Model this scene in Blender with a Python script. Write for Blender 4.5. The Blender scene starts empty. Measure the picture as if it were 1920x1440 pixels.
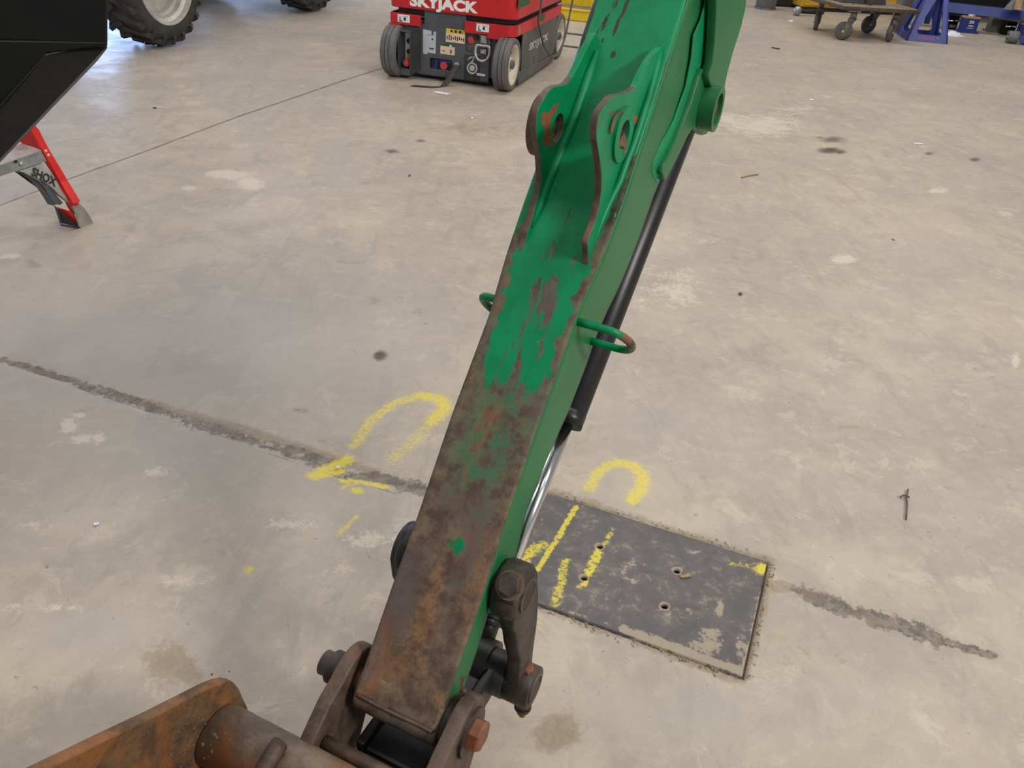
import bpy, math, random
import numpy as np
from mathutils import Vector, Matrix

random.seed(7)
SC = bpy.context.scene
COL = SC.collection

# ------------------------------------------------------------------ camera
PITCH, ROLL, HGT, FPX = 0.5539896, -0.0769957, 1.1860911, 1550.0
cp, sp = math.cos(PITCH), math.sin(PITCH)
cr, sr = math.cos(ROLL), math.sin(ROLL)
_right = Vector((1, 0, 0)); _fwd = Vector((0, cp, -sp)); _down = Vector((0, -sp, -cp))
CX = cr * _right + sr * _down
CY = -sr * _right + cr * _down
CZ = _fwd
CAM = Vector((0, 0, HGT))
cd = bpy.data.cameras.new('camera'); cam = bpy.data.objects.new('camera', cd); COL.objects.link(cam)
cd.sensor_width = 36.0; cd.lens = FPX / 1920 * 36.0; cd.clip_start = 0.02; cd.clip_end = 200
m3 = Matrix((CX, -CY, -CZ)).transposed()
cam.matrix_world = Matrix.Translation(CAM) @ m3.to_4x4()
SC.camera = cam

# ------------------------------------------------------------------ light and exposure
SC.view_settings.view_transform = 'Standard'
SC.view_settings.look = 'None'
SC.view_settings.gamma = 1.0
SC.view_settings.use_curve_mapping = False
SC.view_settings.exposure = 0.0
W = bpy.data.worlds.new('hall_ambient'); SC.world = W; W.use_nodes = True
W.node_tree.nodes['Background'].inputs[0].default_value = (0.95, 0.97, 1.0, 1)
W.node_tree.nodes['Background'].inputs[1].default_value = 0.26

def area(name, loc, target, sx, sy, power, color):
    d = bpy.data.lights.new(name, 'AREA'); d.shape = 'RECTANGLE'; d.size = sx; d.size_y = sy
    d.energy = power; d.color = color
    o = bpy.data.objects.new(name, d); COL.objects.link(o); o.location = loc
    o.rotation_euler = (Vector(target) - Vector(loc)).to_track_quat('-Z', 'Y').to_euler()
    return o
WARM = (1.0, 0.95, 0.88)
for i, (x, y) in enumerate([(-3.2, 1.0), (0.6, 0.2), (4.0, 1.0), (-3.2, 5.5), (0.9, 5.0), (4.2, 5.5), (-3, 10), (1, 10), (4.5, 9.5)]):
    area('ceiling_strip_lamp', (x, y, 5.2), (x, y, 0), 2.4, 0.5, (34 if x < 0 else 40) if y < 3 else 62, WARM)
area('side_strip_lamp', (4.9, -2.6, 4.9), (.1, 1.4, .7), 1.8, .7, 330, WARM)
area('blue_reflection_lamp', (-6.5, 12.6, 2.0), (-1.2, 2.0, 0.2), 4.0, 3.6, 420, (0.42, 0.60, 1.0))  # added blue lamp, unseen, placed so the floor mirrors it at far left
area('cool_side_light', (-7.5, 3.0, 2.4), (0, 2.0, 0.4), 3.0, 2.0, 90, (0.70, 0.82, 1.0))  # cool daylight from the left side, its source unseen

# ------------------------------------------------------------------ pixel helpers (design aid: a pixel of the photo -> a point on a known plane)
def ray(px, py):
    return CX * ((px - 960) / FPX) + CY * ((py - 720) / FPX) + CZ
def G(px, py, z=0.0):
    d = ray(px, py); return CAM + d * ((z - HGT) / d.z)
def at(px, py, depth):
    return CAM + ray(px, py) * depth

# ------------------------------------------------------------------ objects and meshes
def thing(name, label, cat, mat=None, group=None):
    o = bpy.data.objects.new(name, None); COL.objects.link(o)
    o.empty_display_size = 0.1
    if mat is not None: o.matrix_world = mat
    o['label'] = label; o['category'] = cat
    if group: o['group'] = group
    return o
def tag(o, label, cat, group=None, kind=None):
    o['label'] = label; o['category'] = cat
    if group: o['group'] = group
    if kind: o['kind'] = kind
    return o
def link_mesh(name, me, mats, parent=None, loc=None):
    if not isinstance(mats, (list, tuple)): mats = [mats]
    for m in mats: me.materials.append(m)
    o = bpy.data.objects.new(name, me); COL.objects.link(o)
    if parent is not None: o.parent = parent
    if loc is not None: o.location = loc
    return o
def add_bevel(o, w, seg=2, ang=40):
    b = o.modifiers.new('edge', 'BEVEL'); b.width = w; b.segments = seg; b.limit_method = 'ANGLE'; b.angle_limit = math.radians(ang)
    b.harden_normals = False
    return o
def copy_tree(o, parent=None):
    c = o.copy(); COL.objects.link(c)
    if parent is not None: c.parent = parent
    for ch in list(o.children): copy_tree(ch, c)
    return c

class MB:
    def __init__(s): s.v = []; s.f = []; s.s = []
    def add(s, verts, faces, smooth=False):
        n = len(s.v); s.v += [tuple(p) for p in verts]
        for f in faces: s.f.append(tuple(i + n for i in f)); s.s.append(smooth)
        return s
    def hexa(s, p):   # 4 bottom, 4 top
        return s.add(p, [(3, 2, 1, 0), (4, 5, 6, 7), (0, 1, 5, 4), (1, 2, 6, 5), (2, 3, 7, 6), (3, 0, 4, 7)])
    def box(s, c, d, ax=None):
        c = Vector(c); X, Y, Z = ax if ax else (Vector((1, 0, 0)), Vector((0, 1, 0)), Vector((0, 0, 1)))
        h = [d[0] / 2, d[1] / 2, d[2] / 2]
        P = [c + X * (h[0] * a) + Y * (h[1] * b) + Z * (h[2] * e) for e in (-1, 1) for a, b in ((-1, -1), (1, -1), (1, 1), (-1, 1))]
        return s.hexa(P)
    def lathe(s, prof, o, axis, n=28, closed=False, smooth=True, a0=0.0):
        o = Vector(o); A = Vector(axis).normalized()
        t = Vector((0, 0, 1)) if abs(A.z) < .9 else Vector((1, 0, 0))
        X = A.cross(t).normalized(); Y = A.cross(X)
        V = []; F = []
        for (r, h) in prof:
            for k in range(n):
                a = a0 + 2 * math.pi * k / n
                V.append(o + A * h + (X * math.cos(a) + Y * math.sin(a)) * r)
        m = len(prof)
        for i in range(m if closed else m - 1):
            j = (i + 1) % m
            for k in range(n):
                k2 = (k + 1) % n
                F.append((i * n + k, i * n + k2, j * n + k2, j * n + k))
        return s.add(V, F, smooth)
    def cyl(s, p0, p1, r, r1=None, n=24, smooth=True, ch=0.0):
        p0 = Vector(p0); p1 = Vector(p1); L = (p1 - p0).length; r1 = r if r1 is None else r1
        c = min(ch, r * .5, L * .4)
        pr = [(r - c, 0), (r, c), (r1, L - c), (r1 - c, L)] if c > 0 else [(r, 0), (r1, L)]
        s.lathe(pr, p0, p1 - p0, n, smooth=smooth)
        N = len(s.v); k = len(pr) * n
        s.f.append(tuple(range(N - k, N - k + n))); s.s.append(False)
        s.f.append(tuple(range(N - 1, N - n - 1, -1))); s.s.append(False)
        return s
    def ring(s, p0, p1, ro, ri, n=28):
        L = (Vector(p1) - Vector(p0)).length
        V = [(ri, 0), (ro, 0), (ro, 0), (ro, L), (ro, L), (ri, L), (ri, L), (ri, 0)]
        for i in range(0, 8, 2): s.lathe([V[i], V[i + 1]], p0, Vector(p1) - Vector(p0), n)
        return s
    def hexbolt(s, p0, p1, r, a0=0.0):
        s.lathe([(r, 0), (r, (Vector(p1) - Vector(p0)).length * .8), (r * .86, (Vector(p1) - Vector(p0)).length)], p0, Vector(p1) - Vector(p0), 6, smooth=False, a0=a0)
        N = len(s.v); s.f.append(tuple(range(N - 6, N))); s.s.append(False); return s
    def tube(s, pts, r, n=10, cap=True):
        P = [Vector(p) for p in pts]; m = len(P); V = []; F = []; X = None
        for i in range(m):
            T = (P[min(i + 1, m - 1)] - P[max(i - 1, 0)]).normalized()
            if X is None:
                t = Vector((0, 0, 1)) if abs(T.z) < .9 else Vector((1, 0, 0)); X = T.cross(t).normalized()
            else:
                X = (X - T * X.dot(T)).normalized()
            Y = T.cross(X)
            rr = r[i] if isinstance(r, (list, tuple)) else r
            for k in range(n):
                a = 2 * math.pi * k / n; V.append(P[i] + (X * math.cos(a) + Y * math.sin(a)) * rr)
        for i in range(m - 1):
            for k in range(n):
                k2 = (k + 1) % n; F.append((i * n + k, i * n + k2, (i + 1) * n + k2, (i + 1) * n + k))
        s.add(V, F, True)
        if cap:
            N = len(s.v); s.f.append(tuple(range(N - m * n + n - 1, N - m * n - 1, -1))); s.s.append(False)
            s.f.append(tuple(range(N - n, N))); s.s.append(False)
        return s
    def mesh(s, name):
        me = bpy.data.meshes.new(name); me.from_pydata(s.v, [], s.f); me.validate(); me.update()
        if len(me.polygons) == len(s.s): me.polygons.foreach_set('use_smooth', s.s)
        return me
    def build(s, name, mat, parent=None, bevel=0, kind=None):
        import bmesh
        me = s.mesh(name)
        bm = bmesh.new(); bm.from_mesh(me); bmesh.ops.recalc_face_normals(bm, faces=bm.faces); bm.to_mesh(me); bm.free()
        o = link_mesh(name, me, mat, parent)
        if bevel: add_bevel(o, bevel)
        if kind: o['kind'] = kind
        return o

def smooth_path(pts, k=6, closed=False):
    P = [Vector(p) for p in pts]; n = len(P); out = []
    for i in range(n if closed else n - 1):
        if closed: a, b, c, d = P[(i - 1) % n], P[i], P[(i + 1) % n], P[(i + 2) % n]
        else: a, b, c, d = P[max(i - 1, 0)], P[i], P[i + 1], P[min(i + 2, n - 1)]
        for j in range(k):
            t = j / k
            out.append(0.5 * ((2 * b) + (c - a) * t + (2 * a - 5 * b + 4 * c - d) * t * t + (3 * b - a - 3 * c + d) * t ** 3))
    if not closed: out.append(P[-1])
    return out

def curve_mesh(cu, M):
    ob = bpy.data.objects.new('tmp_outline', cu); COL.objects.link(ob)
    dg = bpy.context.evaluated_depsgraph_get()
    me = bpy.data.meshes.new_from_object(ob.evaluated_get(dg))
    bpy.data.objects.remove(ob); bpy.data.curves.remove(cu)
    me.transform(M); me.update()
    return me
def frame(X, Y, Z, o=(0, 0, 0)):
    m = Matrix((X, Y, Z)).transposed().to_4x4(); m.translation = Vector(o); return m
def prism(name, outline, holes, M, t, mats, parent=None, bev=0.001, edge=False):
    """flat plate: outline and holes in the XY plane of M, thickness t centred on it"""
    cu = bpy.data.curves.new(name, 'CURVE'); cu.dimensions = '2D'; cu.fill_mode = 'BOTH'
    cu.extrude = max(t / 2 - bev, 1e-5); cu.bevel_depth = bev; cu.bevel_resolution = 1; cu.offset = -bev
    for loop in [outline] + list(holes):
        sp_ = cu.splines.new('POLY'); sp_.points.add(len(loop) - 1)
        for p, q in zip(sp_.points, loop): p.co = (q[0], q[1], 0, 1)
        sp_.use_cyclic_u = True
    me = curve_mesh(cu, M)
    o = link_mesh(name, me, mats, parent)
    if edge:
        Z = M.to_3x3().col[2].normalized()
        for p in me.polygons:
            p.material_index = 1 if abs(p.normal.dot(Z)) < .75 else 0
    else:
        for p in me.polygons: p.material_index = 0
    return o
def text_mesh(body, size, M, ext=0.0006, bold=0.0, shear=0.0, width=None, align='CENTER'):
    cu = bpy.data.curves.new('lettering', 'FONT'); cu.body = body; cu.size = size; cu.extrude = ext; cu.offset = bold; cu.shear = shear
    cu.align_x = align; cu.align_y = 'CENTER'; cu.resolution_u = 3
    ob = bpy.data.objects.new('tmp_text', cu); COL.objects.link(ob)
    dg = bpy.context.evaluated_depsgraph_get(); me = bpy.data.meshes.new_from_object(ob.evaluated_get(dg))
    bpy.data.objects.remove(ob); bpy.data.curves.remove(cu)
    if width:
        xs = [v.co.x for v in me.vertices]; k = width / max(1e-6, max(xs) - min(xs))
        me.transform(Matrix.Diagonal((k, 1, 1, 1)))
    me.transform(M); me.update()
    return me
def circle(cx, cy, r, n=28, a0=0.0, a1=2 * math.pi, end=False):
    m = n if not end else n - 1
    return [(cx + r * math.cos(a0 + (a1 - a0) * k / m), cy + r * math.sin(a0 + (a1 - a0) * k / m)) for k in range(n)]

# ------------------------------------------------------------------ materials
def srgb(r, g, b):
    f = lambda c: (c / 255 / 12.92) if c / 255 <= .04045 else ((c / 255 + .055) / 1.055) ** 2.4
    return (f(r), f(g), f(b), 1)
class NT:
    def __init__(s, name):
        s.m = bpy.data.materials.new(name); s.m.use_nodes = True; s.t = s.m.node_tree
        s.b = s.t.nodes['Principled BSDF']
    def put(s, sock, val):
        if isinstance(val, bpy.types.NodeSocket): s.t.links.new(val, sock)
        else:
            sock.default_value = val
    def n(s, typ, ins=None, **kw):
        nd = s.t.nodes.new(typ)
        for k, v in kw.items(): setattr(nd, k, v)
        for k, v in (ins or {}).items(): s.put(nd.inputs[k], v)
        return nd
    def coord(s, scale=(1, 1, 1), rot=(0, 0, 0)):
        c = s.n('ShaderNodeTexCoord').outputs['Object']
        if scale == (1, 1, 1) and rot == (0, 0, 0): return c
        return s.n('ShaderNodeMapping', {'Vector': c, 'Scale': scale, 'Rotation': rot}).outputs[0]
    def noise(s, vec, scale, detail=6, rough=.6, dist=0.0):
        return s.n('ShaderNodeTexNoise', {'Vector': vec, 'Scale': scale, 'Detail': detail, 'Roughness': rough, 'Distortion': dist}).outputs['Fac']
    def math(s, op, a, b=0.0, clamp=False):
        return s.n('ShaderNodeMath', {0: a, 1: b}, operation=op, use_clamp=clamp).outputs[0]
    def step(s, x, lo, hi):
        return s.n('ShaderNodeMapRange', {'Value': x, 'From Min': lo, 'From Max': hi}, interpolation_type='SMOOTHSTEP').outputs[0]
    def mix(s, f, a, b):
        nd = s.n('ShaderNodeMix', data_type='RGBA'); s.put(nd.inputs[0], f); s.put(nd.inputs[6], a); s.put(nd.inputs[7], b); return nd.outputs[2]
    def mixf(s, f, a, b):
        nd = s.n('ShaderNodeMix', data_type='FLOAT'); s.put(nd.inputs[0], f); s.put(nd.inputs[2], a); s.put(nd.inputs[3], b); return nd.outputs[0]
    def attr(s, name):
        return s.n('ShaderNodeAttribute', attribute_name=name)
    def bump(s, h, strength=.3, dist=.002):
        return s.n('ShaderNodeBump', {'Height': h, 'Strength': strength, 'Distance': dist}).outputs[0]
    def out(s, color, rough=.5, metal=0.0, normal=None, spec=None):
        s.put(s.b.inputs['Base Color'], color); s.put(s.b.inputs['Roughness'], rough); s.put(s.b.inputs['Metallic'], metal)
        if normal is not None: s.put(s.b.inputs['Normal'], normal)
        if spec is not None: s.put(s.b.inputs['Specular IOR Level'], spec)
        return s.m
def plain(name, c1, c2=None, rough=.5, metal=0.0, scale=12, bump=.0, spec=None, dirt=None):
    t = NT(name); v = t.coord()
    c2 = c2 or tuple(x * .8 for x in c1[:3]) + (1,)
    nz = t.noise(v, scale)
    col = t.mix(t.step(nz, .35, .65), c1, c2)
    if dirt: col = t.mix(t.step(t.noise(v, scale * .45, 8, .7), .52, .68), col, dirt)
    nrm = t.bump(t.noise(v, scale * 6, 4), bump, .002) if bump else None
    return t.out(col, rough, metal, nrm, spec)

GREEN = srgb(8, 128, 82)
def make_green():
    """green machine paint over rusted steel; float attribute 'rust' biases where paint is gone"""
    t = NT('worn_green_paint'); v = t.coord()
    vs = t.coord((1, .15, 1))
    a = t.attr('rust').outputs['Fac']
    film = t.attr('film').outputs['Fac']
    n1 = t.noise(vs, 80, 9, .7, .4); n2 = t.noise(v, 9, 5, .6); n3 = t.noise(vs, 120, 6, .7, .3)
    nn = t.math('ADD', t.math('MULTIPLY', n1, .6), t.math('ADD', t.math('MULTIPLY', n2, .25), t.math('MULTIPLY', n3, .25)))
    s_ = t.math('ADD', a, t.math('MULTIPLY', t.math('SUBTRACT', nn, .55), 2.6))
    mask = t.step(s_, .50, .54)
    g = t.mix(t.step(t.noise(v, 14, 6), .3, .7), srgb(0, 122, 74), srgb(0, 140, 90))
    g = t.mix(t.math('MULTIPLY', t.step(n3, .52, .7), .35), g, srgb(0, 90, 62))
    # rusted steel: dark brown, grey brown and orange, with a thin green film left in places
    r1 = t.noise(v, 30, 8, .7); r2 = t.noise(t.coord((1.2, .5, 1)), 11, 8, .65, .8); r3 = t.noise(v, 190, 4, .7)
    r = t.mix(t.step(r1, .38, .64), srgb(84, 68, 61), srgb(126, 104, 86))
    r = t.mix(t.math('MULTIPLY', t.step(r2, .5, .66), .75), r, srgb(152, 104, 66))
    r = t.mix(t.math('MULTIPLY', t.step(t.noise(v, 7, 6, .6), .48, .62), .6), r, srgb(106, 92, 92))
    r = t.mix(t.math('MULTIPLY', t.step(r3, .55, .75), .5), r, srgb(56, 44, 40))
    tint = t.n('ShaderNodeSeparateColor', {0: t.attr('tint').outputs['Color']}).outputs
    r = t.mix(t.math('MULTIPLY', t.step(t.math('ADD', tint[0], t.math('MULTIPLY', t.math('SUBTRACT', r1, .5), 1.6)), .3, .7), t.math('MULTIPLY', t.step(tint[0], 0.0, .2), .38)), r, t.mix(t.step(r3, .4, .6), srgb(172, 116, 70), srgb(140, 92, 58)))
    r = t.mix(t.math('MULTIPLY', t.step(tint[1], .2, .6), .8), r, srgb(44, 36, 33))
    r = t.mix(t.math('MULTIPLY', t.step(t.math('ADD', tint[2], t.math('MULTIPLY', t.math('SUBTRACT', r1, .5), 1.4)), .3, .7), t.math('MULTIPLY', t.step(tint[2], 0.0, .2), .7)), r, srgb(92, 80, 84))
    fm = t.math('MULTIPLY', film, t.step(t.math('ADD', r1, t.math('MULTIPLY', r3, .35)), .58, .78))
    r = t.mix(fm, r, srgb(38, 112, 78))
    speck = t.step(t.noise(v, 260, 2, .5), .74, .78)
    col = t.mix(mask, g, r)
    col = t.mix(t.math('MULTIPLY', speck, .5), col, srgb(196, 190, 176))
    rough = t.mixf(mask, .42, .62)
    edge = t.math('SUBTRACT', t.math('MULTIPLY', n3, .25), t.math('MULTIPLY', mask, .6))
    return t.out(col, rough, 0.0, t.bump(edge, .35, .0015), .3)
def make_side_green():
    """cleaner satin green of the arm's side plates: small scratches only"""
    t = NT('side_green_paint'); v = t.coord(); vs = t.coord((2, .5, 2))
    a = t.attr('rust').outputs['Fac']
    g = t.mix(t.step(t.noise(v, 5, 4), .3, .7), srgb(24, 102, 56), srgb(36, 114, 64))
    sc = t.step(t.noise(vs, 75, 5, .6), .66, .70)
    g = t.mix(t.math('MULTIPLY', sc, .7), g, srgb(14, 66, 40))
    n = t.noise(v, 38, 8, .7)
    mask = t.step(t.math('ADD', a, t.math('MULTIPLY', t.math('SUBTRACT', n, .5), 1.3)), .5, .55)
    col = t.mix(mask, g, t.mix(t.step(t.noise(v, 60), .4, .6), srgb(60, 44, 36), srgb(98, 66, 44)))
    return t.out(col, t.mixf(mask, .42, .7), 0.0, t.bump(t.noise(v, 160, 3), .12, .001))
def make_rust(name, dark, mid, orange, amount=.5, rough=.68, pale=.0):
    t = NT(name); v = t.coord()
    a = t.noise(v, 22, 8, .7, .4); b = t.noise(v, 9, 7, .65, 1.0); c = t.noise(v, 150, 4, .7)
    col = t.mix(t.step(a, .36, .64), dark, mid)
    col = t.mix(t.math('MULTIPLY', t.step(b, .62 - amount * .3, .74 - amount * .2), .85), col, orange)
    col = t.mix(t.math('MULTIPLY', t.step(c, .55, .72), .5), col, tuple(x * .5 for x in dark[:3]) + (1,))
    if pale: col = t.mix(t.math('MULTIPLY', t.step(t.noise(v, 45, 5, .7), .60, .7), pale), col, srgb(178, 140, 96))
    col = t.mix(t.math('MULTIPLY', t.step(t.noise(v, 210, 2), .73, .77), .5), col, srgb(190, 180, 165))
    return t.out(col, rough, 0.0, t.bump(t.math('ADD', a, t.math('MULTIPLY', c, .5)), .5, .002))

def make_floor():
    t = NT('worn_concrete'); v = t.coord()
    A = t.attr('marks'); sep = t.n('ShaderNodeSeparateColor', {0: A.outputs['Color']}).outputs
    B = t.attr('marks_two'); sep2 = t.n('ShaderNodeSeparateColor', {0: B.outputs['Color']}).outputs
    big = t.noise(v, .9, 5, .55); mid = t.noise(v, 4.2, 8, .65, .5); fine = t.noise(v, 26, 8, .7); grit = t.noise(v, 240, 3, .7)
    strk = t.noise(t.coord((1.0, .35, 1), (0, 0, .9)), 9, 6, .65, 1.0)
    col = t.mix(t.step(big, .35, .65), srgb(174, 163, 150), srgb(190, 177, 158))
    col = t.mix(t.math('MULTIPLY', t.step(mid, .38, .62), .55), col, srgb(158, 149, 140))
    col = t.mix(t.math('MULTIPLY', t.step(fine, .44, .68), .35), col, srgb(200, 189, 172))
    col = t.mix(t.math('MULTIPLY', t.step(strk, .52, .66), .35), col, srgb(147, 138, 130))
    col = t.mix(t.math('MULTIPLY', t.step(grit, .57, .72), .30), col, srgb(120, 110, 100))
    col = t.mix(t.math('MULTIPLY', t.step(t.noise(v, 160, 2, .5), .70, .74), .55), col, srgb(215, 208, 195))
    col = t.mix(t.math('MULTIPLY', t.step(t.noise(v, 2.6, 10, .72, .8), .53, .56), .30), col, srgb(158, 149, 139))
    col = t.mix(t.math('MULTIPLY', t.step(t.noise(v, 7.5, 10, .74, .5), .57, .60), .28), col, srgb(214, 202, 184))
    col = t.mix(t.math('MULTIPLY', t.step(t.noise(v, 12, 10, .76), .60, .63), .35), col, srgb(140, 130, 119))
    col = t.mix(t.math('MULTIPLY', t.step(t.noise(v, 52, 3, .6), .69, .73), .55), col, srgb(112, 101, 90))
    hf = t.noise(v, 70, 8, .75); lf = t.noise(v, 14, 7, .65)
    wob = t.math('MULTIPLY', t.math('SUBTRACT', t.math('ADD', t.math('MULTIPLY', hf, .55), t.math('MULTIPLY', lf, .45)), .5), 2.4)
    def m(ch, lo, hi, k=1.0):
        return t.math('MULTIPLY', t.step(t.math('ADD', ch, t.math('MULTIPLY', wob, t.step(ch, .02, .3))), lo, hi), k)
    stain_shade = t.math('MULTIPLY', t.step(t.math('ADD', sep2[0], t.math('MULTIPLY', wob, .25)), .0, 1.0), .85); stain_shade = t.math('MULTIPLY', stain_shade, t.step(sep2[0], .0, .15)); col = t.mix(stain_shade, col, t.mix(t.step(mid, .35, .65), srgb(156, 151, 150), srgb(176, 171, 167)))
    dirt = m(sep2[1], .30, .62, .72); col = t.mix(dirt, col, t.mix(t.step(hf, .4, .6), srgb(134, 116, 94), srgb(158, 140, 116)))
    light = m(sep[2], .36, .58, .62); col = t.mix(light, col, srgb(218, 206, 188))
    dark = m(sep[1], .34, .58, 1.0); dark = t.math('MULTIPLY', dark, t.step(sep[1], .1, 1.0)); col = t.mix(dark, col, t.mix(t.step(fine, .4, .6), srgb(60, 51, 43), srgb(90, 79, 69)))
    tarn = t.attr('tar').outputs['Fac']
    tar = m(tarn, .40, .58, .9); tcol = t.mix(t.step(t.noise(v, 30, 9, .75), .42, .56), srgb(84, 82, 78), srgb(132, 120, 106)); tcol = t.mix(t.step(t.noise(v, 16, 6, .7), .52, .6), tcol, srgb(118, 98, 84)); tcol = t.mix(t.math('MULTIPLY', t.step(t.noise(v, 90, 3), .6, .66), .7), tcol, srgb(52, 50, 48)); col = t.mix(tar, col, tcol)
    spk = t.noise(v, 95, 5, .75)
    y0 = t.math('ADD', sep[0], t.math('MULTIPLY', t.math('SUBTRACT', spk, .5), 1.9))
    yel = t.math('MULTIPLY', t.step(y0, .26, .86), t.step(sep[0], .0, .35))
    col = t.mix(t.math('MULTIPLY', yel, .85), col, srgb(228, 208, 60))
    crk = sep2[2]
    col = t.mix(t.step(t.math('ADD', crk, t.math('MULTIPLY', wob, .25)), .4, .75), col, srgb(112, 98, 82))
    rough = t.mixf(t.step(mid, .3, .7), .36, .52)
    rough = t.mixf(dark, rough, .5)
    h = t.math('ADD', t.math('MULTIPLY', fine, .6), t.math('MULTIPLY', grit, .4))
    return t.out(col, rough, 0.0, t.bump(h, .18, .002))
def make_plate():
    t = NT('dark_cover_plate_steel'); v = t.coord()
    A = t.attr('marks'); sep = t.n('ShaderNodeSeparateColor', {0: A.outputs['Color']}).outputs
    a = t.noise(v, 18, 8, .7, .5); b = t.noise(v, 60, 6, .7); c = t.noise(v, 6, 5, .6)
    col = t.mix(t.step(a, .35, .65), srgb(82, 79, 80), srgb(104, 98, 97))
    col = t.mix(t.math('MULTIPLY', t.step(t.math('ADD', t.math('MULTIPLY', a, .6), t.math('MULTIPLY', b, .4)), .535, .59), .6), col, srgb(146, 134, 119))
    col = t.mix(t.math('MULTIPLY', t.step(c, .55, .7), .35), col, srgb(70, 66, 74))
    wob = t.math('MULTIPLY', t.math('SUBTRACT', t.math('ADD', t.math('MULTIPLY', b, .6), t.math('MULTIPLY', a, .4)), .5), 2.2)
    lt = t.step(t.math('ADD', sep[2], t.math('MULTIPLY', wob, t.step(sep[2], .02, .3))), .3, .5)
    col = t.mix(t.math('MULTIPLY', lt, .85), col, srgb(168, 153, 132))
    spk = t.noise(v, 95, 5, .75)
    y0 = t.math('ADD', sep[0], t.math('MULTIPLY', t.math('SUBTRACT', spk, .5), 1.9))
    yel = t.math('MULTIPLY', t.step(y0, .34, .74), t.step(sep[0], .02, .3))
    col = t.mix(t.math('MULTIPLY', yel, .92), col, srgb(222, 204, 62))
    return t.out(col, t.mixf(a, .35, .6), 0.0, t.bump(b, .15, .001))

MAT = {}
MAT['green'] = make_green()
MAT['side'] = make_side_green()
MAT['edge_rust'] = make_rust('worn_plate_edge', srgb(74, 58, 50), srgb(112, 96, 84), srgb(120, 80, 54), .35, .6, .15)
MAT['link'] = make_rust('dark_oily_steel', srgb(44, 38, 34), srgb(72, 64, 57), srgb(92, 62, 42), .3, .5)
MAT['brown'] = make_rust('brown_rusted_steel', srgb(66, 52, 46), srgb(102, 84, 72), srgb(118, 78, 52), .35, .6)
MAT['bucket'] = make_rust('orange_rusted_steel', srgb(78, 60, 46), srgb(118, 90, 62), srgb(148, 96, 52), .48, .7, .3)
MAT['tube'] = make_rust('scuffed_rusted_tube', srgb(104, 88, 76), srgb(138, 118, 98), srgb(160, 102, 60), .45, .62, .3)
MAT['bolt'] = make_rust('rusty_bolt_steel', srgb(92, 60, 44), srgb(130, 92, 66), srgb(150, 84, 52), .6, .6)
MAT['brass'] = plain('tarnished_brass', srgb(120, 82, 40), srgb(150, 104, 54), .45, .6)
MAT['barrel'] = plain('black_cylinder_paint', srgb(20, 20, 24), srgb(30, 30, 34), .38, 0, 14, .05)
MAT['black'] = plain('black_gloss_paint', srgb(13, 12, 11), srgb(19, 18, 16), .42, 0, 9, .05, .2)
MAT['black2'] = plain('lighter_black_paint', srgb(34, 32, 29), srgb(26, 25, 23), .4, 0, 9, .05, .35)  # slightly lighter black, for the lower flange
MAT['grease_shade'] = plain('greasy_and_shaded_black_steel', srgb(22, 22, 24), srgb(44, 42, 40), .42, 0, 30, .3)  # greasy linkage black; also carries the left link's shade as colour
MAT['blackbar'] = plain('black_link_paint', srgb(26, 28, 28), srgb(46, 46, 44), .38, 0, 16, .1)
MAT['chrome'] = plain('chrome_rod', srgb(228, 229, 231), srgb(210, 212, 215), .2, 1.0, 6)
MAT['steel'] = plain('galvanised_steel', srgb(176, 178, 178), srgb(150, 152, 152), .35, .7, 20)
MAT['alu'] = plain('brushed_aluminium', srgb(196, 194, 188), srgb(172, 170, 166), .4, .55, 30)
MAT['red'] = plain('red_enamel', srgb(205, 32, 40), srgb(188, 26, 34), .4, 0, 6)
MAT['ladder_red'] = plain('red_fibreglass', srgb(222, 38, 30), srgb(205, 30, 26), .45, 0, 10)
MAT['lift_grey'] = plain('dark_grey_enamel', srgb(84, 88, 94), srgb(74, 78, 84), .5, 0, 8)
MAT['lift_side'] = plain('dusty_grey_enamel', srgb(96, 95, 92), srgb(80, 80, 78), .55, 0, 5)
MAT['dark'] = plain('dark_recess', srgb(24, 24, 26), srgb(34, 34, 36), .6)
MAT['rubber'] = plain('grey_solid_rubber', srgb(106, 104, 104), srgb(90, 88, 88), .7, 0, 10, .1)
MAT['tyre'] = plain('black_tyre_rubber', srgb(48, 47, 46), srgb(62, 60, 57), .75, 0, 14, .2)
MAT['rim_white'] = plain('white_wheel_enamel', srgb(218, 208, 190), srgb(188, 176, 156), .5, 0, 10, 0, None, srgb(140, 126, 108))
MAT['rim_silver'] = plain('silver_rim_paint', srgb(200, 198, 192), srgb(170, 168, 162), .38, .35, 8)
MAT['white'] = plain('white_label', srgb(232, 232, 232), srgb(220, 220, 220), .5)
MAT['offwhite'] = plain('off_white_label', srgb(198, 200, 212), srgb(188, 190, 204), .5)
MAT['ink'] = plain('black_print', srgb(34, 34, 36), srgb(34, 34, 36), .6)
MAT['whiteprint'] = plain('white_print', srgb(238, 238, 236), srgb(230, 230, 228), .5)
MAT['paleprint'] = plain('pale_print', srgb(190, 190, 184), srgb(170, 170, 164), .5)
MAT['yellow'] = plain('yellow_enamel', srgb(232, 200, 36), srgb(214, 182, 30), .45, 0, 10)
MAT['cab_yellow'] = plain('amber_yellow_enamel', srgb(206, 160, 28), srgb(186, 142, 22), .5, 0, 6)
MAT['cream'] = plain('cream_label', srgb(232, 206, 178), srgb(222, 196, 168), .5)
MAT['pinkred'] = plain('faded_red_plastic', srgb(206, 72, 74), srgb(190, 62, 66), .5)
MAT['green_tag'] = plain('green_sticker', srgb(58, 98, 52), srgb(44, 80, 44), .6, 0, 40)
MAT['strap'] = plain('brown_webbing', srgb(66, 58, 54), srgb(52, 46, 44), .7, 0, 60)
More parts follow.
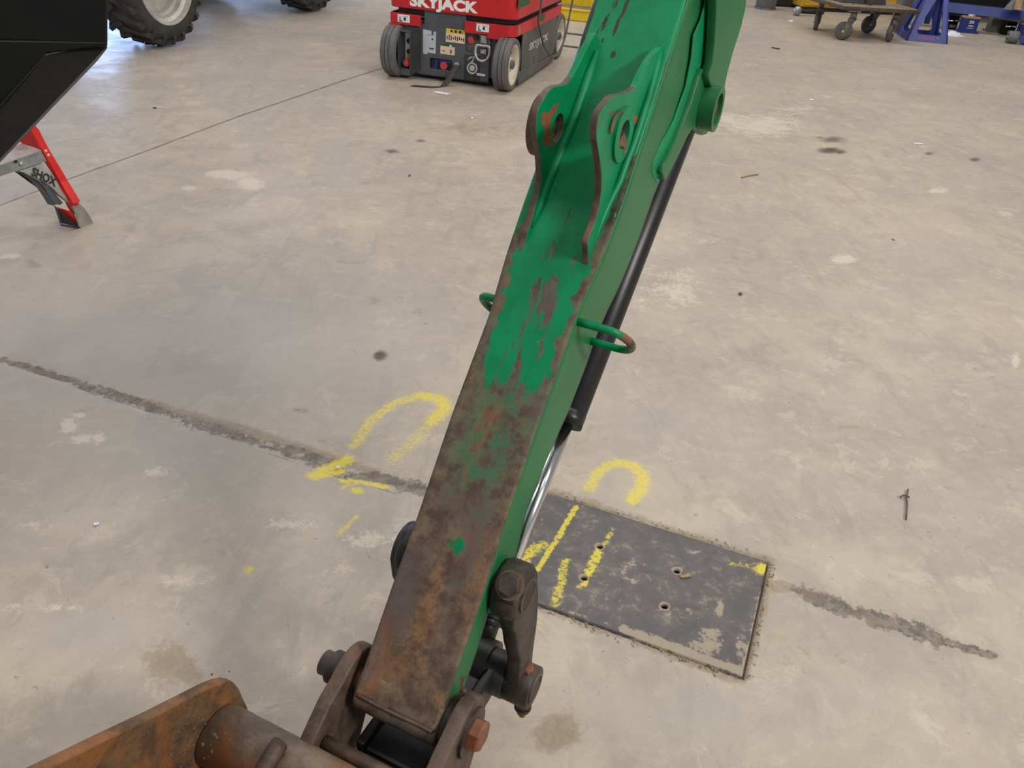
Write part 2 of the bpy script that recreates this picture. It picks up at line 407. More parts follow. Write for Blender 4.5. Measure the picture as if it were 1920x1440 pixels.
MAT['cable'] = plain('grey_cable', srgb(96, 92, 90), srgb(80, 78, 76), .55)
MAT['blue'] = plain('blue_enamel', srgb(58, 74, 158), srgb(48, 62, 140), .4, 0, 8)
MAT['deepblue'] = plain('deep_blue_enamel', srgb(30, 54, 128), srgb(24, 44, 108), .42, 0, 5)
MAT['machine_blue'] = plain('machine_blue_enamel', srgb(40, 84, 180), srgb(30, 70, 160), .4, 0, 4)
MAT['wood'] = plain('grey_worn_wood', srgb(150, 132, 112), srgb(120, 104, 88), .7, 0, 14, .2)
MAT['wood_edge'] = plain('dark_wood_edge', srgb(96, 82, 70), srgb(76, 64, 54), .75, 0, 20, .2)
MAT['caster'] = plain('grey_caster_rubber', srgb(92, 90, 84), srgb(66, 66, 62), .6, 0, 14)
MAT['castmetal'] = plain('cast_caster_metal', srgb(120, 116, 104), srgb(84, 80, 72), .5, .3, 20)
MAT['pedestal'] = plain('charcoal_steel', srgb(58, 58, 60), srgb(46, 46, 48), .5, 0, 8)
MAT['greypanel'] = plain('taupe_steel', srgb(122, 112, 104), srgb(108, 98, 92), .55, 0, 6)
MAT['jackgrey'] = plain('grey_jack_enamel', srgb(104, 106, 106), srgb(86, 88, 88), .5)
MAT['tan'] = plain('tan_board', srgb(172, 140, 98), srgb(150, 120, 84), .6)
MAT['paper'] = plain('white_paper', srgb(232, 230, 238), srgb(220, 218, 226), .7)
MAT['wallpaint'] = plain('hall_wall_paint', srgb(176, 172, 164), srgb(164, 160, 152), .7, 0, 3)
MAT['twig'] = plain('brown_twig', srgb(96, 78, 58), srgb(74, 60, 46), .8)
MAT['floor'] = make_floor()
MAT['plate'] = make_plate()

# ------------------------------------------------------------------ floor: one graded mesh, its axes along the slab joints
YP = -0.3551416
PA = Vector((math.cos(YP), math.sin(YP), 0)); PB = Vector((-math.sin(YP), math.cos(YP), 0))
def st(px, py):
    g = G(px, py); return (g.dot(PA), g.dot(PB))
class Marks:
    """soft-edged worn / painted / stained areas stored as vertex attributes (wear, paint and some soft shade put on the slab)"""
    def __init__(s, S, T): s.S = S; s.T = T; s.ch = {}
    def get(s, k):
        if k not in s.ch: s.ch[k] = np.zeros(s.S.shape, np.float32)
        return s.ch[k]
    def _max(s, k, val):
        c = s.get(k); np.maximum(c, val.astype(np.float32), out=c)
    def blob(s, k, px, py, rx, ry, val=1.0, soft=.6, rot=0.0):
        c0 = np.array(st(px, py)); ca, sa = math.cos(rot), math.sin(rot)
        ex = np.array(st(px + rx * ca, py + rx * sa)) - c0; ey = np.array(st(px - ry * sa, py + ry * ca)) - c0
        M = np.linalg.inv(np.array([ex, ey]).T)
        ds = s.S - c0[0]; dt = s.T - c0[1]
        r = np.sqrt((M[0, 0] * ds + M[0, 1] * dt) ** 2 + (M[1, 0] * ds + M[1, 1] * dt) ** 2)
        s._max(k, val * np.clip((1 + soft - r) / (2 * soft), 0, 1))
    def line(s, k, pts, wpx, val=1.0, soft=.6, taper=0.0):
        P = [np.array(st(*p)) for p in pts]
        for i in range(len(P) - 1):
            (ax, ay), (bx, by) = P[i], P[i + 1]
            mid = ((pts[i][0] + pts[i + 1][0]) / 2, (pts[i][1] + pts[i + 1][1]) / 2)
            w = .5 * wpx * np.linalg.norm(np.array(st(mid[0] + 1, mid[1])) - np.array(st(*mid)))
            L2 = (bx - ax) ** 2 + (by - ay) ** 2 + 1e-12
            u = np.clip(((s.S - ax) * (bx - ax) + (s.T - ay) * (by - ay)) / L2, 0, 1)
            r = np.hypot(s.S - ax - u * (bx - ax), s.T - ay - u * (by - ay)) / w
            s._max(k, val * np.clip((1 + soft - r) / (2 * soft), 0, 1))
def graded(segs):
    out = [segs[0][0]]
    for a, b, d in segs:
        n = max(1, int(round((b - a) / d))); out += list(np.linspace(a, b, n + 1)[1:])
    return np.array(out)
# cover plate rectangle in slab axes
pTR = st(1440, 1057); pBR = st(1389, 1267); pTL = st(1030, 923); pBL = st(1010, 1132)
PL_S1 = (pTR[0] + pBR[0]) / 2; PL_T1 = (pTR[1] + pTL[1]) / 2; PL_T0 = (pBR[1] + pBL[1]) / 2; PL_S0 = PL_S1 - .62
GAP = .006
sl = graded([(-9.5, -3.2, .09), (-3.2, -2.75, .009), (-2.75, -1.65, .022), (-1.65, PL_S0 - GAP, .0062), (PL_S0 - GAP, PL_S0, .003), (PL_S0, PL_S1, .0062), (PL_S1, PL_S1 + GAP, .003), (PL_S1 + GAP, .8, .0062), (.8, 2.6, .018), (2.6, 9, .09)])
tl = graded([(-1.5, .3, .06), (.3, PL_T0 - GAP, .0062), (PL_T0 - GAP, PL_T0, .003), (PL_T0, PL_T1, .0062), (PL_T1, PL_T1 + GAP, .003), (PL_T1 + GAP, 2.5, .0064), (2.5, 4.6, .014), (4.6, 7, .035), (7, 15, .1)])
S_, T_ = np.meshgrid(sl, tl)
mk = Marks(S_, T_)
Y = 'yel'
mk.line(Y, [(665, 835), (700, 785), (740, 755), (790, 742)], 30, .62)
mk.line(Y, [(790, 742), (825, 748), (835, 766), (810, 790)], 36, .75)
mk.line(Y, [(808, 790), (780, 825), (735, 862)], 36, .5)
mk.line(Y, [(592, 890), (622, 875), (650, 862)], 36, .85); mk.line(Y, [(605, 892), (640, 882)], 16, 1)
mk.line(Y, [(640, 900), (680, 903), (725, 912)], 14, .9); mk.line(Y, [(640, 915), (662, 905)], 13, .7); mk.blob(Y, 670, 920, 14, 8, .8)
mk.line(Y, [(672, 965), (635, 1002)], 13, .6); mk.blob(Y, 466, 1069, 13, 8, .75); mk.blob(Y, 466, 1069, 26, 14, .2)
mk.line(Y, [(1106, 915), (1118, 890), (1140, 872), (1170, 868)], 28, .7); mk.line(Y, [(1160, 868), (1190, 874), (1206, 892), (1203, 915), (1185, 938)], 32, .75)
mk.blob(Y, 1462, 1187, 11, 11, .45); mk.blob(Y, 1095, 1240, 55, 32, .24); mk.blob(Y, 1012, 1168, 9, 20, .4)
mk.line(Y, [(1000, 1090), (1010, 1130)], 20, .15)
D = 'dark'
for a in [(712, 667, 15, 10, 1), (664, 660, 7, 4, .6), (1562, 262, 30, 8, .72), (1538, 258, 14, 4, .6), (1556, 282, 25, 6, .98), (1575, 285, 14, 4, .9), (735, 284, 17, 5, .8), (790, 264, 13, 4, .75), (1742, 288, 13, 4, .75), (1828, 299, 14, 5, .75),
          (1495, 217, 22, 3, .5), (1045, 1372, 36, 30, .4), (315, 1238, 44, 36, .42), (1497, 402, 18, 9, .42), (1490, 615, 34, 14, .38), (650, 492, 58, 10, .45), (560, 770, 34, 9, .5),
          (235, 1097, 12, 9, .5), (1644, 868, 9, 4, .6), (1306, 965, 8, 4, .6), (1452, 330, 30, 4, .3), (1560, 1085, 6, 3, .6), (1830, 690, 10, 4, .5), (1390, 552, 12, 5, .55), (797, 606, 9, 4, .6),
          (590, 800, 30, 10, .35), (1120, 140, 40, 6, .3), (1700, 310, 12, 3, .4), (355, 1245, 14, 26, .4)]:
    mk.blob(D, *a[:4], a[4], .75)
for a in [(640, 300, 22, 45, .7), (240, 690, 62, 70, .75), (470, 1125, 70, 30, .5), (420, 1180, 120, 60, .3), (150, 1180, 170, 50, .5), (150, 640, 330, 190, .75), (480, 640, 330, 150, .7), (620, 560, 200, 110, .5), (260, 850, 330, 120, .6), (130, 800, 260, 120, .5), (620, 940, 160, 60, .4), (1330, 1330, 260, 70, .5), (1600, 1300, 200, 60, .3), (1650, 560, 200, 30, .3), (1760, 470, 120, 30, .4), (1230, 790, 150, 60, .5), (1330, 860, 90, 50, .3), (480, 230, 26, 40, .5), (1150, 890, 40, 40, .4),
          (260, 960, 200, 50, .35), (1750, 640, 60, 40, .3)]:
    mk.blob('stain_shade', *a[:4], a[4], .9)  # grey stains, plus the arm's soft shadow and cool daylight put into colour
for a in [(428, 327, 44, 9, .9), (470, 345, 30, 14, .75), (355, 353, 12, 5, .9), (1581, 487, 24, 9, .9), (1430, 235, 95, 30, .62), (1500, 205, 60, 14, .5), (1370, 225, 60, 20, .6), (1270, 540, 70, 50, .55), (1190, 570, 40, 30, .45), (1760, 358, 22, 7, .7), (1890, 400, 30, 16, .45),
          (130, 800, 20, 18, .85), (150, 822, 26, 10, .8), (185, 822, 12, 14, .75), (150, 780, 14, 8, .7), (285, 885, 34, 12, .6), (300, 935, 60, 14, .45), (340, 1090, 70, 16, .5), (90, 1140, 110, 12, .5), (560, 985, 100, 16, .5), (700, 1010, 60, 30, .5), (1120, 1300, 40, 30, .2), (20, 480, 30, 8, .6), (1560, 180, 60, 9, .4), (300, 600, 60, 20, .25), (1890, 520, 40, 20, .4), (285, 885, 40, 14, .5), (60, 985, 60, 14, .5), (1905, 675, 10, 16, .7), (1330, 450, 60, 16, .35), (750, 985, 40, 24, .35), (880, 30, 40, 4, .3)]:
    mk.blob('lit', *a[:4], a[4], .8)
for a in [(62, 495, 17, 9, .7), (700, 562, 20, 13, .5), (780, 585, 24, 9, .45), (790, 975, 30, 14, .6), (1465, 1100, 30, 12, .9), (880, 240, 120, 22, .5), (1590, 800, 40, 8, .5), (300, 790, 40, 14, .5), (1480, 255, 60, 10, .35), (1330, 1150, 20, 30, .3), (600, 830, 60, 14, .4), (740, 1440, 80, 30, .3), (1045, 1372, 42, 34, .95), (318, 1240, 48, 40, .85), (345, 1262, 40, 20, .7)]:
    mk.blob('dirt', *a[:4], a[4], .8)
# dirt packed along the plate's edges
mk.line('dirt', [(1030, 918), (1210, 975), (1320, 1010), (1446, 1050), (1446, 1060), (1400, 1270), (1388, 1276), (1200, 1208), (1010, 1138)], 24, .62, .8)
# worn tar-filled joint (B): variable width
B1 = [(5, 672, 16), (40, 684, 20), (90, 697, 18), (135, 714, 10), (170, 727, 24), (220, 742, 26), (300, 768, 12), (345, 786, 28), (410, 806, 26), (480, 828, 20), (560, 852, 24), (610, 872, 30), (660, 890, 24), (740, 902, 34), (800, 918, 30)]
for (x0, y0, w0), (x1, y1, w1) in zip(B1[:-1], B1[1:]): mk.line('tar', [(x0, y0), (x1, y1)], (w0 + w1) * .85, .62, .8)
for x0, x1, v in [(190, 260, .9), (20, 130, .85), (540, 640, .75), (720, 800, .8)]:
    mk.line('tar', [(x0, 672 + (x0) * .306), (x1, 672 + x1 * .306)], 22, v, .7)
mk.line('dirt', [(230, 745), (420, 795), (600, 850), (700, 885)], 34, .7, .8)
B2 = [(1500, 1110, 26), (1540, 1122, 34), (1580, 1140, 30), (1620, 1152, 12), (1640, 1160, 20), (1690, 1172, 40), (1740, 1190, 26), (1800, 1208, 18), (1860, 1228, 10)]
for (x0, y0, w0), (x1, y1, w1) in zip(B2[:-1], B2[1:]): mk.line('tar', [(x0, y0), (x1, y1)], (w0 + w1) * .8, .74, .8)
mk.line('tar', [(1860, 1228), (1925, 1248)], 6, .5, .8)
LA = [(0, 385), (130, 335), (255, 290), (380, 243), (450, 217), (530, 190), (640, 152), (722, 126), (800, 96)]
mk.line('crk', LA, 10, .75, .9)
mk.line('crk', [(5, 668), (170, 735), (350, 792), (590, 880), (790, 938)], 5, .7, .8)
mk.line('crk', [(185, 122), (280, 128), (380, 136)], 5, .55, .8); mk.line('crk', [(690, 142), (723, 126)], 4, .5)
mk.line('crk', [(1440, 1092), (1500, 1108)], 10, .4)
Z_ = np.zeros_like(S_)
rng = np.random.default_rng(3)
tt = mk.get('tar'); ck = mk.get('crk')
Z_ -= .003 * np.clip(tt * 1.4 - .35, 0, 1) + .004 * np.clip(ck - .35, 0, 1)
Z_ -= rng.random(Z_.shape) * .0022 * (np.clip(tt, 0, 1) > .2)
near = (S_ > PL_S0 - .05) & (S_ < PL_S1 + .05) & (T_ > PL_T0 - .05) & (T_ < PL_T1 + .05)
e = 1e-5
pit = (S_ > PL_S0 - GAP + e) & (S_ < PL_S1 + GAP - e) & (T_ > PL_T0 - GAP + e) & (T_ < PL_T1 + GAP - e)
rim = near & ~pit
Z_ -= rng.random(Z_.shape) * .002 * rim * (np.minimum.reduce([np.abs(S_ - PL_S1 - GAP), np.abs(T_ - PL_T0 + GAP), np.abs(T_ - PL_T1 - GAP)]) < .02)
Z_[pit] = -.018
inner = (S_ > PL_S0 + .03) & (S_ < PL_S1 - .03) & (T_ > PL_T0 + .03) & (T_ < PL_T1 - .03)
Z_[inner] = -.12
nT, nS = S_.shape
X = S_ * PA.x + T_ * PB.x; Yc = S_ * PA.y + T_ * PB.y
def grid_mesh(name, X, Yc, Z, keep=None):
    n0, n1 = X.shape
    co = np.stack([X, Yc, Z], -1).reshape(-1, 3).astype(np.float32)
    idx = np.arange(n0 * n1).reshape(n0, n1)
    q = np.stack([idx[:-1, :-1], idx[:-1, 1:], idx[1:, 1:], idx[1:, :-1]], -1).reshape(-1, 4)
    if keep is not None: q = q[keep.reshape(-1)]
    me = bpy.data.meshes.new(name)
    me.vertices.add(len(co)); me.vertices.foreach_set('co', co.ravel())
    me.loops.add(q.size); me.loops.foreach_set('vertex_index', q.ravel().astype(np.int32))
    me.polygons.add(len(q)); me.polygons.foreach_set('loop_start', np.arange(0, q.size, 4, dtype=np.int32))
    me.polygons.foreach_set('use_smooth', np.ones(len(q), bool))
    me.update(calc_edges=True)
    return me
def put_color(me, name, chans):
    a = me.attributes.new(name, 'FLOAT_COLOR', 'POINT'); n = len(me.vertices)
    d = np.zeros((n, 4), np.float32); d[:, 3] = 1
    for i, c in enumerate(chans):
        if c is not None: d[:, i] = np.clip(c.reshape(-1), 0, 1)
    a.data.foreach_set('color', d.ravel())
def put_float(me, name, c):
    a = me.attributes.new(name, 'FLOAT', 'POINT'); a.data.foreach_set('value', np.asarray(c, np.float32).reshape(-1))
fme = grid_mesh('floor', X, Yc, Z_)
put_color(fme, 'marks', [mk.get('yel'), mk.get('dark'), mk.get('lit')])
put_color(fme, 'marks_two', [mk.get('stain_shade'), mk.get('dirt'), mk.get('crk')])
put_float(fme, 'tar', mk.get('tar'))
floor = link_mesh('floor', fme, MAT['floor']); floor['kind'] = 'structure'
# back wall of the hall, beyond everything in view
wb = MB().box((1.5, 13.6, 2.6), (22, .2, 5.2)).build('wall_back', MAT['wallpaint']); wb['kind'] = 'structure'

# ------------------------------------------------------------------ cover plate in the floor, four drilled holes
cp_s = np.linspace(PL_S0, PL_S1, int((PL_S1 - PL_S0) / .003)); cp_t = np.linspace(PL_T0, PL_T1, int((PL_T1 - PL_T0) / .003))
PS, PT = np.meshgrid(cp_s, cp_t)
holes = [st(1125, 1024), st(1095, 1083), st(1269, 1070), st(1246, 1136)]
HR = .0078
keep = np.ones((PS.shape[0] - 1, PS.shape[1] - 1), bool)
cS = (PS[:-1, :-1] + PS[1:, 1:]) / 2; cT = (PT[:-1, :-1] + PT[1:, 1:]) / 2
rimv = np.zeros_like(PS)
PS2, PT2 = PS.copy(), PT.copy()
for hs, ht in holes:
    keep &= np.hypot(cS - hs, cT - ht) > HR
    r = np.hypot(PS - hs, PT - ht); sel = (r < HR + .0024) & (r > HR - .0028)
    k = np.where(sel, HR / np.maximum(r, 1e-6), 1.0)
    PS2 = np.where(sel, hs + (PS - hs) * k, PS2); PT2 = np.where(sel, ht + (PT - ht) * k, PT2)
    rimv = np.maximum(rimv, np.clip(1 - (r - HR - .001) / .005, 0, 1))
pk = Marks(PS2, PT2)
pk.line(Y, [(1080, 950), (1045, 1010), (1008, 1068)], 13, .75); pk.line(Y, [(1148, 992), (1135, 1020)], 13, .55); pk.line(Y, [(1122, 1035), (1104, 1075)], 22, .7)
pk.line(Y, [(1085, 1100), (1100, 1092)], 12, .7); pk.line(Y, [(985, 1052), (998, 1030), (1020, 1022)], 28, .65); pk.line(Y, [(1060, 1050), (1052, 1095), (1040, 1132)], 22, .6)
pk.blob(Y, 1427, 1066, 14, 13, .85); pk.line(Y, [(1370, 1058), (1425, 1062)], 18, .45); pk.blob(Y, 1317, 1144, 8, 12, .3); pk.blob(Y, 1122, 1108, 18, 20, .25); pk.blob(Y, 1015, 975, 9, 22, .3)
lit = rimv * .9
pk.ch['lit'] = lit.astype(np.float32)
pk.line('lit', [(1170, 1180), (1250, 1208), (1330, 1238), (1392, 1258)], 24, .75, .7); pk.line('lit', [(1000, 1124), (1170, 1180)], 10, .35)
pk.line('lit', [(1392, 1262), (1412, 1190), (1430, 1110)], 12, .6)
pk.blob('lit', 1330, 1195, 30, 24, .5); pk.blob('lit', 1350, 1140, 8, 16, .6); pk.blob('lit', 1300, 1035, 30, 12, .3); pk.blob('lit', 1390, 1215, 16, 30, .5); pk.blob('lit', 1190, 1070, 50, 40, .3); pk.blob('lit', 1160, 1120, 50, 20, .3); pk.blob('lit', 1320, 1215, 40, 22, .5); pk.blob('lit', 1280, 1150, 40, 20, .3)
PZ = np.full_like(PS, -.0005)
pme = grid_mesh('top_face', PS2 * PA.x + PT2 * PB.x, PS2 * PA.y + PT2 * PB.y, PZ, keep)
put_color(pme, 'marks', [pk.get(Y), None, pk.get('lit')])
plate = link_mesh('floor_cover_plate', pme, MAT['plate'])
tag(plate, 'dark steel cover plate with four drilled holes and yellow paint streaks, set in the concrete', 'cover plate')
sol = plate.modifiers.new('thickness', 'SOLIDIFY'); sol.thickness = .012; sol.offset = -1

# ------------------------------------------------------------------ digging arm (local frame: u across the pins, v up the arm, w out of its front face)
def arm_frame():
    r0, r1 = ray(868, 963), ray(1077, 370)
    n = r0.cross(r1).normalized()
    fp = (CZ - n * CZ.dot(n)).normalized(); o = n.cross(fp)
    if o.dot(CY) > 0: o = -o
    k = 0.1 / fp.dot(CZ)
    v = (o * math.sqrt(1 - k * k) + fp * k).normalized()
    u = v.cross(Vector((0, 0, 1))).normalized(); w = u.cross(v)
    O = CAM + ray(765, 1325) * ((.27 - HGT) / ray(765, 1325).z)
    return u, v, w, O
AU, AV, AW, AO = arm_frame()
ARM = frame(AU, AV, AW, AO)
def _hit(px, py, o, n):
    d = ray(px, py); P = CAM + d * ((o - CAM).dot(n) / d.dot(n)); return P - AO
def PU(px, py, u):
    P = _hit(px, py, AO + AU * u, AU); return (P.dot(AV), P.dot(AW))
def PW(px, py, w=0.0):
    P = _hit(px, py, AO + AW * w, AW); return (P.dot(AU), P.dot(AV))
def MU(u): return frame((0, 1, 0), (0, 0, 1), (1, 0, 0), (u, 0, 0))       # XY = (v, w), normal = +u
arm = thing('digging_arm', 'long green excavator arm with rusted lower front, leaning up from the floor', 'excavator arm', ARM)

vL = [0, .0625, .135, .232, .376, .413, .519, .608, .693, .87, 1.0, 1.4]; uLv = [-.0768, -.0772, -.0778, -.0779, -.0803, -.0799, -.0784, -.0846, -.0862, -.087, -.0897, -.091]
vR = [0, .111, .18, .274, .4135, .45, .55, .641, .723, .9, 1.02, 1.4]; uRv = [.0455, .0454, .0449, .0418, .0403, .0409, .0406, .0488, .0500, .046, .043, .043]
def uL(v): return float(np.interp(v, vL, uLv))
def uR(v): return float(np.interp(v, vR, uRv))
back_px = [(1221, 366), (1180, 475), (1138, 583), (1106, 679), (1068, 778), (1031, 860), (990, 960), (965, 1053), (913, 1153), (893, 1220), (872, 1280)]
bk = sorted(PU(px, py, .044) for px, py in back_px)
bv = [0.0] + [p[0] for p in bk if p[0] > .02] + [.9, 1.05, 1.4]; bd = [.06] + [max(.03, -p[1]) for p in bk if p[0] > .02]
bd += [bd[-1] + .03, bd[-1] + .05, bd[-1] + .06]
def DEP(v): return float(np.interp(v, bv, bd))
TOPV = 1.36

# front plate: fine grid carrying the wear map
gv = np.arange(-.0145, TOPV, .005); gu = np.linspace(0, 1, 40)
GV = np.repeat(gv[:, None], len(gu), 1)
L_ = np.interp(gv, vL, uLv); R_ = np.interp(gv, vR, uRv)
GU = L_[:, None] + (R_ - L_)[:, None] * gu[None, :]
GW = .0012 * np.sin(GV * 31 + GU * 40) * np.clip(.6 - GV, 0, 1)
GW[:, 0] -= .002; GW[:, -1] -= .002
rust = np.interp(GV, [0, .18, .38, .46, .52, .56, .60, .64, .69, 1.4], [1.1, 1.05, .95, .80, .68, .56, .42, .26, .10, .04])
film = np.interp(GV, [0, .1, .3, .45, .5], [.06, .05, .15, .4, .3])
def wear(px, py, rx, ry, val, mode='max', arr=None, soft=.95, rot=0.0):
    """ellipse of bare steel (+) or surviving paint (-): ry runs along the arm"""
    arr = rust if arr is None else arr
    u0, v0 = PW(px, py); k = .001
    du, dv = (GU - u0) / (rx * k), (GV - v0) / (ry * k)
    c, s = math.cos(rot), math.sin(rot)
    r = np.sqrt((c * du + s * dv) ** 2 + (c * dv - s * du) ** 2)
    m = np.clip((1 + soft - r) / (2 * soft), 0, 1)
    arr[:] = arr * (1 - m) + val * m
for a in [(1020, 575, 50, 56, .98), (1040, 630, 36, 30, .85), (990, 650, 20, 24, .8), (960, 600, 16, 20, .5), (1005, 520, 8, 40, .62), (1026, 545, 14, 60, .66), (975, 545, 10, 24, .35)]: wear(*a)
for a in [(1080, 527, 15, 42, -.2), (1046, 628, 15, 22, .02), (1062, 600, 6, 20, .1), (1008, 700, 14, 26, .12), (1000, 680, 10, 18, .25), (925, 692, 13, 26, .25), (940, 640, 14, 30, .3), (990, 622, 12, 30, .3), (1003, 630, 7, 22, .2), (965, 570, 14, 44, .12),
          (948, 690, 8, 20, .42), (858, 1019, 11, 10, .2), (850, 1030, 8, 8, .32), (864, 1026, 6, 8, .3), (1030, 650, 8, 14, .15), (1052, 640, 6, 12, .1), (862, 1098, 5, 7, .3), (905, 1010, 6, 8, .42), (955, 500, 14, 34, .1), (1000, 430, 50, 40, -.05), (1055, 470, 30, 26, .05), (1018, 660, 10, 12, .5)]: wear(*a)
# bare edge strips
eR = (GU - R_[:, None]); eL = GU - L_[:, None]
wob = .004 * np.sin(GV * 90) + .003 * np.sin(GV * 211 + 1)
rust = np.where((eR > -.010 - wob) & (GV < .72), np.maximum(rust, .85 * np.clip((.74 - GV) / .1, 0, 1)), rust)
rust = np.where((eR > -.003) & (GV >= .66), np.maximum(rust, .62), rust)
rust = np.where((eL < .012 + wob) & (GV < .66), np.maximum(rust, .75 * np.clip((.68 - GV) / .1, 0, 1)), rust)
for a in [(1148, 104, 5, 10, .9), (1160, 113, 2, 7, .8), (1130, 76, 4, 7, .8), (1131, 45, 5, 13, .85), (1117, 70, 3, 9, .7), (1143, 20, 4, 14, .6), (1158, 42, 3, 22, .8), (1172, 12, 3, 22, .8), (1152, 52, 3, 16, .7), (1110, 22, 4, 46, .85), (1098, 45, 4, 22, .85), (1150, 5, 7, 10, .5),
          (1195, 116, 3, 10, .7), (1167, 68, 3, 4, .8), (1123, 112, 2, 10, .6), (1240, 215, 4, 20, .6), (1226, 250, 8, 10, .7), (1218, 285, 8, 14, .7), (1186, 305, 12, 9, .85), (1168, 345, 6, 24, .8), (1153, 385, 7, 16, .8), (1145, 420, 10, 7, .7), (1130, 465, 10, 24, .9), (1060, 425, 2, 30, .75), (1062, 455, 5, 6, .7),
          (975, 455, 9, 22, .85), (982, 428, 4, 14, .7), (1097, 475, 10, 12, .85), (1105, 455, 8, 6, .7), (1077, 490, 4, 26, .75, ), (1032, 480, 3, 30, .7), (1022, 470, 3, 22, .65)]: wear(*a)
for a in [(930, 815, 26, 60, 1.0), (900, 850, 26, 40, .95), (950, 760, 10, 30, .9)]: wear(*a, arr=film)
ochre = np.zeros_like(GV); char = np.clip((GV - .66) / .05, 0, 1); mauve = np.zeros_like(GV)
for a in [(790, 1195, 11, 60, .8), (808, 1110, 9, 70, .7), (905, 1065, 16, 60, .7), (775, 1250, 40, 26, .5), (850, 1330, 40, 20, .6), (930, 800, 20, 50, .5), (1000, 720, 14, 40, .5), (760, 1030, 10, 30, .6), (880, 1150, 14, 50, .5)]: wear(*a, arr=ochre)
for a in [(745, 1130, 26, 60, .8), (870, 1060, 14, 60, .6), (1020, 575, 40, 50, .7), (940, 720, 40, 30, .5), (760, 1080, 18, 30, .9), (900, 960, 50, 20, .5), (830, 960, 20, 50, .5)]: wear(*a, arr=mauve)
fp = grid_mesh('front_plate', GU, GV, GW)
put_color(fp, 'tint', [ochre, char, mauve])
put_float(fp, 'rust', rust); put_float(fp, 'film', film)
front = link_mesh('front_plate', fp, MAT['green'], arm)
s2 = front.modifiers.new('thickness', 'SOLIDIFY'); s2.thickness = .0035; s2.offset = -1

def side_web(name, uf, sgn):
    vs = sorted(set(list(np.arange(-.01, TOPV, .02)) + bv[:-1])); V = []; F = []
    n = 9
    for v in vs:
        for j in range(n):
            V.append((uf(v) - sgn * .0036, v, -.0034 - (DEP(v) - .0034) * j / (n - 1)))
    for i in range(len(vs) - 1):
        for j in range(n - 1):
            a = i * n + j; F.append((a, a + 1, a + n + 1, a + n))
    mb = MB().add(V, F, True); o = mb.build(name, MAT['side'], arm)
    me = o.data; co = np.array([vv.co for vv in me.vertices])
    r = np.where(co[:, 1] < .07, .5, .12) + np.where((abs(co[:, 1] - .165) < .04) & (co[:, 2] < -.02), .35, 0) + np.where(co[:, 1] < .02, .3, 0)
    if sgn < 0: r = np.where(co[:, 1] < .66, .95, r)
    put_float(me, 'rust', r)
    md = o.modifiers.new('thickness', 'SOLIDIFY'); md.thickness = .007; md.offset = -1 if sgn > 0 else 1
    md.offset = 0
    return o
side_web('side_plate', uR, 1); side_web('side_plate', uL, -1)
vs = list(np.arange(.03, TOPV, .03))
V = []; F = []
for v in vs: V += [(uL(v) + .004, v, -DEP(v) + .003), (uR(v) - .004, v, -DEP(v) + .003), (uR(v) - .004, v, -DEP(v) + .010), (uL(v) + .004, v, -DEP(v) + .010)]
for i in range(len(vs) - 1):
    a = 4 * i
    for j in range(4): F.append((a + j, a + (j + 1) % 4, a + 4 + (j + 1) % 4, a + 4 + j))
F += [(0, 3, 2, 1)]
MB().add(V, F).build('back_plate', MAT['side'], arm)
tv = TOPV - .002
MB().box(((uL(tv) + uR(tv)) / 2, tv, -DEP(tv) / 2), (uR(tv) - uL(tv) - .006, .008, DEP(tv) - .006)).build('end_plate', MAT['side'], arm)
# rounded nose: boss tube for the bucket pin, running on from the front plate
PR = .036; PIN = (-.006, -PR - .001)    # (v, w) of the bucket pin
prof = [(q.x, q.y) for q in smooth_path([(p[0], p[1], 0) for p in [(.016, -.0055), (-.012, -.0052), (-.021, -.0065), (-.029, -.012), (-.0335, -.022), (-.036, -.037), (-.034, -.052), (-.028, -.063), (-.016, -.072), (.002, -.076), (.03, -.07)]], 3)]
V = []; F = []; us = np.linspace(uL(0), uR(0), 24); a_n = len(prof)
for q in prof:
    for uu in us: V.append((uu, q[0], q[1] + .0008 * math.sin(uu * 120)))
for i in range(a_n - 1):
    for j in range(len(us) - 1):
        a = i * len(us) + j; F.append((a, a + 1, a + len(us) + 1, a + len(us)))
nm = MB().add(V, F, True); no = nm.build('nose_wrap', MAT['green'], arm)
co = np.array([vv.co for vv in no.data.vertices]); put_float(no.data, 'rust', 1.0 - .25 * (np.abs(co[:, 0] - .03) < .02)); put_float(no.data, 'film', np.full(len(co), .2))
md = no.modifiers.new('thickness', 'SOLIDIFY'); md.thickness = .009; md.offset = 0
# weld crease between front plate and nose
wl = MB().tube([(uu, -.0155 + .001 * math.sin(uu * 60) * .5, -.0006) for uu in np.linspace(uL(0) + .004, uR(0) - .004, 30)], .0026, 8)
o = wl.build('weld_bead', MAT['brown'], arm)
MB().ring((uL(0) - .004, PIN[0], PIN[1]), (uR(0) + .006, PIN[0], PIN[1]), PR - .004, .018, 40).build('pin_boss', MAT['link'], arm)
